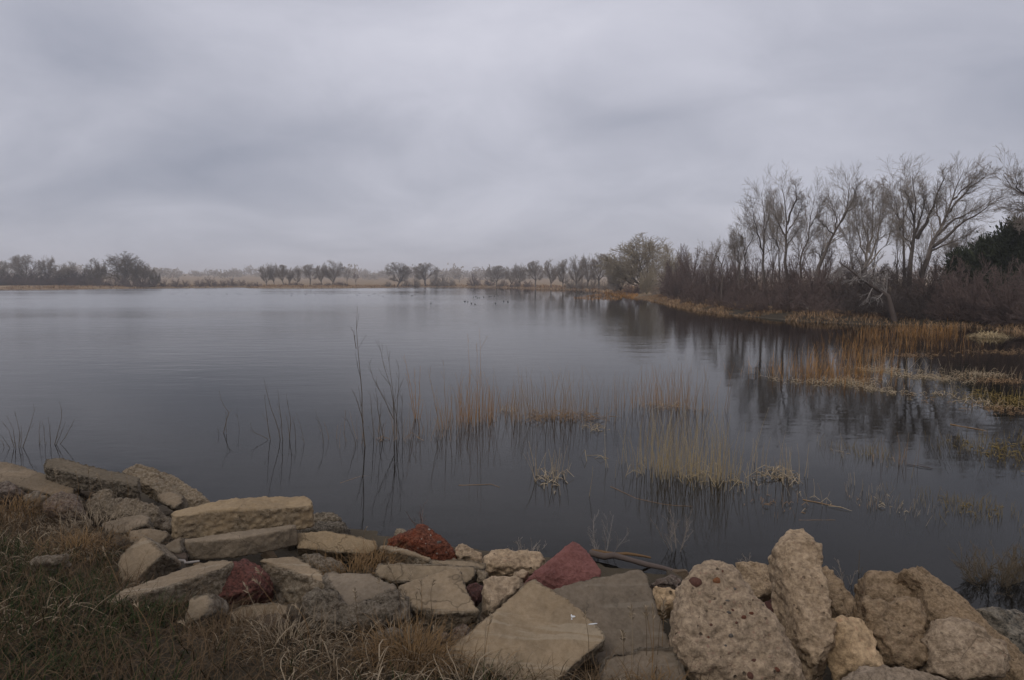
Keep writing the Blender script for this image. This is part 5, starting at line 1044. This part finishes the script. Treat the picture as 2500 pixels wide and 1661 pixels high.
# embedded pebbles of the conglomerate boulder and white spots on the front slab
def on_face(lbl, zm, x, y):
    ob, nv = ROCKS[lbl]; (sx, sy), = px(zm, [(x, y)])
    return ob, nv, sx, sy
def ray_hit(ob, sx, sy):
    o = Vector((0, 0, CAM_Z)) - ob.location; d = ray(sx, sy).normalized()
    ok, loc, nor, _ = ob.ray_cast(o, d); return (loc, nor) if ok else (None, None)
def pebble_mesh(seed):
    bm = bmesh.new(); bmesh.ops.create_icosphere(bm, subdivisions=2, radius=1.0); V = np.array([v.co for v in bm.verts])
    dsp = 1 + .22 * fbm(V * 1.3 + seed * 7, 2, seed)
    for v, d_ in zip(bm.verts, dsp): v.co *= d_
    me = bpy.data.meshes.new('pebble'); bm.to_mesh(me); bm.free(); me.polygons.foreach_set('use_smooth', [True] * len(me.polygons)); return me
bpy.context.view_layer.update()
LC = 'largest conglomerate boulder, studded with red and orange pebbles'
LO = 'orange-red gravelly mound of broken concrete at the water edge'
for i, (lb, zm, x, y, rx, ry, mt) in enumerate([(LC, 4, 715, 700, 62, 46, 'pebble_red'), (LC, 4, 908, 682, 38, 34, 'pebble_orange'), (LC, 4, 962, 600, 16, 13, 'pebble_red'), (LC, 4, 1150, 1008, 34, 20, 'pebble_red'), (LC, 4, 1225, 975, 30, 18, 'pebble_red'),
                                       (LC, 4, 1050, 942, 18, 12, 'pebble_red'), (LC, 4, 1015, 965, 26, 12, 'pebble_grey'), (LC, 4, 835, 1188, 16, 14, 'pebble_red'), (LC, 4, 1040, 1175, 24, 20, 'pebble_grey'), (LC, 4, 860, 1075, 18, 14, 'pebble_red'), (LC, 4, 1210, 1520, 36, 36, 'pebble_red'), (LC, 4, 1440, 1470, 30, 24, 'pebble_red'),
                                       (LC, 4, 1065, 755, 20, 14, 'pebble_grey'), (LC, 4, 1005, 860, 22, 12, 'pebble_grey'), (LC, 4, 1085, 1060, 18, 12, 'pebble_red'), (LC, 4, 1320, 900, 14, 12, 'pebble_grey'), (LC, 4, 1240, 1390, 26, 16, 'pebble_red'), (LC, 4, 990, 1260, 16, 12, 'pebble_grey'),
                                       (LO, 3, 497, 210, 13, 10, 'pebble_pale'), (LO, 3, 512, 262, 14, 11, 'pebble_pale'), (LO, 3, 578, 318, 26, 14, 'pebble_grey'), (LO, 3, 435, 290, 8, 7, 'pebble_pale'), (LO, 3, 470, 330, 7, 6, 'pebble_pale'), (LO, 3, 405, 365, 8, 6, 'pebble_pale'), (LO, 3, 560, 410, 9, 7, 'pebble_pale'), (LO, 3, 640, 400, 9, 7, 'pebble_grey')]):
    ob, nv, sx, sy = on_face(lb, zm, x, y); loc, nor = ray_hit(ob, sx, sy)
    if loc is None: continue
    dep = (loc + ob.location).y / F / ZM[zm][2]
    o = link('pebble', pebble_mesh(i), M[mt], ob, loc - nor * dep * min(rx, ry) * .35)
    o.rotation_euler = nor.to_track_quat('Z', 'Y').to_euler(); o.scale = (dep * rx, dep * ry, dep * min(rx, ry) * .8)
LW = 'largest flat grey slab in the front with two white spots'
for i, (x, y, rx, ry) in enumerate([(1684, 930, 20, 6), (1670, 922, 7, 7), (1672, 950, 7, 4), (1848, 990, 38, 4)]):
    ob, nv, sx, sy = on_face(LW, 3, x, y); loc, nor = ray_hit(ob, sx, sy)
    if loc is None: continue
    dep = (loc + ob.location).y / F / ZM[3][2]
    o = link('white_spot', pebble_mesh(40 + i), M['white'], ob, loc); o.rotation_euler = nor.to_track_quat('Z', 'Y').to_euler(); o.scale = (dep * rx, dep * ry * 1.6, .002)

# ------------------------------------------------------------------ grass of the near bank
GL = [(-1500, 1150), (0, 1195), (130, 1200), (215, 1235), (290, 1300), (275, 1390), (300, 1470), (440, 1500), (560, 1525), (700, 1530), (800, 1540), (930, 1560), (1040, 1580), (1110, 1605), (1250, 1640), (1450, 1668), (1900, 1690), (2600, 1700)]
def grass_pts(rng, n, ymin=1.2, off=0.0):
    """points on the grassy part of the bank, denser near the viewer"""
    lim = np.array([[q.x, q.y] for q in (W(x, y, .62) for x, y in GL)])
    X = rng.uniform(-7, 4.2, n * 3); Y = ymin + (7.5 - ymin) * rng.random(n * 3) ** 1.2
    order = np.argsort(lim[:, 0]); ok = Y < np.interp(X, lim[order, 0], lim[order, 1]) + off
    ok &= np.abs(X) < Y * .85 + .6
    return np.stack([X[ok], Y[ok]], -1)[:n]
def blades(rng, p, hgt, wid, lean, curl, k=5):
    n = len(p); z = height(p[:, 0], p[:, 1]); h = hgt * rng.uniform(.4, 1.25, n); az = rng.uniform(0, 6.28, n)
    az = az + .5 * fbm(np.column_stack([p * 1.5, 0 * az]), 2, 21)
    P = np.empty((n, k, 3)); P[:, 0] = np.column_stack([p, z - .01]); th = lean * rng.random(n) ** .7; cu = curl * rng.uniform(.3, 1.5, n)
    for j in range(1, k):
        d = np.stack([np.cos(az) * np.sin(th), np.sin(az) * np.sin(th), np.cos(th)], -1); P[:, j] = P[:, j - 1] + d * (h / (k - 1))[:, None]; th = th + cu; az = az + rng.normal(size=n) * .25
    Wb = wid * np.linspace(1, .12, k)[None] ** .8 * rng.uniform(.6, 1.3, (n, 1))
    return ribbon(P, Wb, np.stack([np.cos(az + 1.57), np.sin(az + 1.57), .15 * np.ones(n)], -1))
rng = np.random.default_rng(31)
def patchy(p, scale, thr, seed):
    return p[fbm(np.column_stack([p * scale, 0 * p[:, 0]]), 3, seed) + .25 * rng.normal(size=len(p)) > thr]
p = patchy(grass_pts(rng, 44000), 1.2, .36, 2)
tag(link('green_grass', joined('green_grass', [blades(rng, p, .13, .003, .8, .25)]), M['grass_green']), 'short green spring grass on the near bank', 'grass', kind='stuff')
p = grass_pts(rng, 52000, off=.2)
tag(link('dry_grass', joined('dry_grass', [blades(rng, p, .19, .0021, 1.5, .34)]), M['grass_dry']), 'matted dry brown grass covering the near bank', 'grass', kind='stuff')
p = patchy(grass_pts(rng, 12000, off=.15), 1.6, -.05, 5)
tag(link('curly_pale_grass', joined('curly_pale_grass', [blades(rng, p, .2, .0033, .9, .55, 7)]), M['grass_pale']), 'pale curled dead grass blades on the near bank', 'grass', kind='stuff')
def tuft(label, x, y, z, hpx, wpx, n, mat, seed, curl=.35, name='grass_tuft', lean=.7, wid=.002):
    rng = np.random.default_rng(seed); c = W(x, y, z); H = hpx * c.y / F; Wd = wpx * c.y / F
    q = rng.normal(size=(n, 2)) * Wd * np.array([.42, .3]); az = np.arctan2(q[:, 1], q[:, 0]) + rng.normal(size=n) * .6; h = H * rng.uniform(.35, 1.15, n); th = lean * 1.5 * rng.random(n); cu = curl * rng.uniform(.2, 1.4, n); k = 7
    P = np.empty((n, k, 3)); P[:, 0] = np.column_stack([q, -.03 + 0 * az])
    for j in range(1, k):
        d = np.stack([np.cos(az) * np.sin(th), np.sin(az) * np.sin(th), np.cos(th)], -1); P[:, j] = P[:, j - 1] + d * (h / (k - 1))[:, None]; th = th + cu
    V, Q = ribbon(P, wid * np.linspace(1, .15, k)[None].repeat(n, 0), np.stack([np.cos(az + 1.57), np.sin(az + 1.57), 0 * az], -1))
    root = empty(name, c); tag(link('blades', mesh_np('blades', V, Q), M[mat], root), kind='stuff')
    return tag(root, label, 'grass tuft', 'dry grass tufts among the slabs', 'thing')
tuft('golden dry grass tuft left of the largest front slab', 1010, 1600, .72, 110, 150, 700, 'grass_gold', 1, .3, wid=.0022)
tuft('pale curly grass in front of the pointed flat slab', 985, 1560, .7, 70, 110, 200, 'grass_pale', 2, .5)
tuft('brown grass tuft growing between the slabs right of the stack', 855, 1395, .45, 60, 150, 500, 'grass_gold', 3, .4)
tuft('reddish-gold grass tuft beside the orange-red mound', 925, 1362, .42, 60, 70, 260, 'grass_gold', 4, .35)
tuft('curly straw tuft by the smooth slab end at left', 240, 1275, .52, 60, 170, 420, 'grass_pale', 5, .5)
tuft('brown straw tuft left of the tilted square block', 190, 1330, .6, 60, 150, 420, 'grass_gold', 6, .45)
tuft('straw tuft at the left picture edge', 40, 1240, .55, 70, 160, 480, 'grass_gold', 7, .4)
tuft('straw tuft along the front edge of the broad slabs', 690, 1560, .72, 80, 200, 420, 'grass_pale', 8, .45)
tuft('straw tuft before the small tan block', 560, 1540, .72, 60, 160, 380, 'grass_dry', 9, .5)
tuft('straw tuft at the bottom below the largest front slab', 1190, 1650, .72, 60, 190, 420, 'grass_pale', 10, .5)
tuft('straw tuft at the bottom right of the largest front slab', 1590, 1668, .68, 60, 120, 160, 'grass_gold', 11, .3)
# single tall stalks with seed heads
def stalk(pts, z, mat='grass_gold', seed=0, label='thin dry grass stalk with seed head on the near bank'):
    rng = np.random.default_rng(seed); c = W(pts[0][0], pts[0][1], z); P = np.array([at(x, y, c.y + .05 * j) for j, (x, y) in enumerate(pts)]) - np.array(c); P[0, 2] -= .04
    P = resample(P, 7); L = np.linalg.norm(P[-1] - P[0]); root = empty('grass_stalk', c)
    link('stem', joined('stem', [tube(P[None], .0016 * np.linspace(1, .5, 7)[None], 4)]), M[mat], root)
    e = P[-1]; d = unit(P[-1] - P[-2]); m_ = 16; t = np.linspace(0, .16 * L, m_); b0 = e - d * t[:, None]; dd = unit(d + rng.normal(size=(m_, 3)) * .5)
    V, Q = ribbon(np.stack([b0, b0 + dd * .012, b0 + dd * .022], 1), np.array([.0012, .0022, .0004])[None].repeat(m_, 0), unit(np.cross(dd, rng.normal(size=(m_, 3)))))
    link('seed_head', mesh_np('seed_head', V, Q), M['grass_pale'], root)
    tag(root, label, 'grass stalk', 'tall dry grass stalks on the near bank', 'thing')
Z1 = lambda pts: px(1, pts); Z2 = lambda pts: px(2, pts); Z3 = lambda pts: px(3, pts); Z4 = lambda pts: px(4, pts)
for i, (pp, z) in enumerate([(Z2([(960, 1100), (820, 960), (690, 790)]), .7), (Z2([(930, 1060), (850, 890), (710, 720)]), .7), (Z2([(790, 1200), (700, 1020), (620, 840)]), .72), (Z2([(1140, 1260), (1080, 1100), (1000, 990)]), .72), (Z2([(1500, 1350), (1480, 1100), (1460, 880)]), .74),
                              (Z2([(1880, 1300), (1850, 1050), (1830, 880)]), .74), (Z2([(1960, 1290), (1940, 1100), (1930, 900)]), .74), (Z2([(2010, 1300), (1990, 1080), (1960, 880)]), .74), (Z2([(1660, 1000), (1640, 880), (1645, 800)]), .7), (Z2([(1520, 620), (1525, 460), (1550, 400)]), .42),
                              (Z3([(280, 1000), (250, 700), (160, 500)]), .72), (Z3([(330, 960), (340, 700), (345, 560)]), .72), (Z3([(430, 880), (440, 760), (430, 640)]), .72), (Z3([(520, 860), (510, 740), (530, 640)]), .72), (Z3([(945, 1300), (965, 1000), (1000, 800)]), .7), (Z3([(940, 1290), (975, 1100), (1005, 930)]), .7),
                              (Z3([(1820, 1420), (1810, 1100), (1780, 900)]), .62), (Z3([(2100, 1453), (2095, 1250), (2090, 1050)]), .6), (Z3([(2330, 1453), (2345, 1150), (2340, 850)]), .6), (Z3([(2280, 1400), (2290, 1100), (2275, 850)]), .6), (Z3([(2180, 1400), (2175, 1000), (2160, 850)]), .6),
                              (Z4([(330, 1540), (340, 1300), (280, 920)]), .6), (Z4([(70, 1560), (80, 1380), (85, 1160)]), .6), (Z4([(170, 1540), (160, 1150), (150, 920)]), .6), (Z4([(420, 1500), (425, 1250), (440, 930)]), .6), (Z4([(370, 1500), (400, 1100), (440, 860)]), .6), (Z4([(1435, 1080), (1425, 980), (1415, 880)]), .55),
                              (Z1([(490, 460), (520, 300), (500, 190)]), .5), (Z1([(600, 440), (590, 300), (580, 160)]), .5), (Z1([(690, 430), (680, 320), (640, 210)]), .5), (Z1([(840, 380), (845, 300), (835, 210)]), .45), (Z1([(760, 420), (745, 300), (735, 200)]), .48), (Z1([(400, 480), (385, 330), (360, 180)]), .5),
                              (Z1([(500, 700), (430, 620), (330, 560)]), .6), (Z1([(300, 1100), (220, 900), (130, 620)]), .68), (Z1([(560, 1100), (450, 950), (330, 900)]), .7), (Z1([(820, 980), (760, 880), (680, 700)]), .66), (Z1([(960, 1300), (900, 1100), (905, 1010)]), .72), (Z1([(180, 1300), (90, 1220), (20, 1080)]), .72),
                              (Z1([(1020, 1400), (980, 1200), (880, 1050)]), .74), (Z1([(1340, 1540), (1300, 1300), (1200, 1180)]), .76), (Z1([(1750, 1500), (1700, 1250), (1640, 1180)]), .76)]):
    lab = ('thin dry stalk leaning across the maroon boulder and broad slabs' if i < 4 else 'thin upright dry stalk before the pointed flat slab' if i < 9 or 10 <= i < 14 else 'dry stalk with drooping head beside the orange-red mound' if i == 9 else
           'dark thin stalk standing against the left of the largest front slab' if i < 16 else 'thin pale stalk rising in front of the wide grey slab' if i < 26 else 'short stalk before the dark red stone in the gap' if i == 26 else
           'feathery dry stalk before the dark propped slab' if i < 33 else 'thin dry stalk leaning left in the grass at lower left')
    stalk(pp, z, ['grass_gold', 'grass_dry', 'grass_pale'][i % 3], i, lab)

# ------------------------------------------------------------------ water birds
def bird_mesh():
    V, Q = [], []; prof = [(-.20, .0, .10), (-.16, .05, .09), (-.06, .10, .07), (.06, .10, .06), (.13, .06, .08), (.16, .035, .13), (.165, .03, .19), (.19, .042, .23), (.23, .038, .23), (.26, .015, .215), (.31, .004, .205)]
    P = np.array([[(x, 0, z) for x, r, z in prof]]); R = np.array([[max(r, .004) for x, r, z in prof]])
    return joined('duck', [tube(P, R, 8)])
BM = bird_mesh(); m, n = new_mat('dark_plumage'); finish(n, n.mix(n.n('ShaderNodeObjectInfo').outputs['Random'], (0.02, 0.02, 0.022), (0.06, 0.05, 0.045)), .7); M['bird'] = m; BM.materials.append(m)
rb = random.Random(3)
def duck(x, y, label, group, k=.55):
    o = bpy.data.objects.new('duck', BM); COL.objects.link(o); o.location = W(x, y); o.rotation_euler = (0, 0, rb.uniform(0, 6.28)); s = k * rb.uniform(.8, 1.15); o.scale = (s, s, s)
    tag(o, label, 'duck', group, 'thing')
for x, y in [(1142, 738), (1151, 742), (1160, 744), (1135, 737), (1156, 727), (1162, 725), (1166, 728), (1171, 728), (1181, 726), (1195, 725), (1199, 725), (1207, 724), (1216, 723)]:
    duck(x, y, 'dark duck swimming in the loose group right of the lake centre', 'ducks right of the lake centre')
duck(1052, 742, 'dark duck swimming alone left of the loose group', None)
for x, y, l in [(1210, 742, 'left one of three ducks strung out near the tree reflections'), (1230, 737, 'middle one of three ducks strung out near the tree reflections'), (1240, 738, 'right one of three ducks strung out near the tree reflections')]: duck(x, y, l, None)
for _ in range(46): duck(rb.uniform(690, 1050), rb.gauss(719, 3.2), 'distant dark duck in the long scattered flock before the middle grove', 'ducks in the long scattered flock', .5)
for _ in range(14): duck(rb.uniform(400, 690), rb.gauss(719, 2.6), 'distant dark duck at the thin left end of the scattered flock', 'ducks at the left end of the flock', .5)

# ------------------------------------------------------------------ haze
bmh = bmesh.new(); bmesh.ops.create_cube(bmh, size=1.0); meh = bpy.data.meshes.new('haze')
for v_ in bmh.verts: v_.co = (v_.co.x * 5500, 1270 + v_.co.y * 2660, 15.5 + v_.co.z * 37)
bmh.to_mesh(meh); bmh.free()
m, n = new_mat('haze_air'); HZ = 0.0007
pv = n.n('ShaderNodeVolumePrincipled', {'Color': (0.96, 0.97, 1.0, 1), 'Density': HZ, 'Anisotropy': 0.2})
n.n('ShaderNodeOutputMaterial', {'Volume': pv.outputs[0]})
tag(link('haze', meh, m), 'thin grey haze over the whole lake', 'haze', kind='stuff')
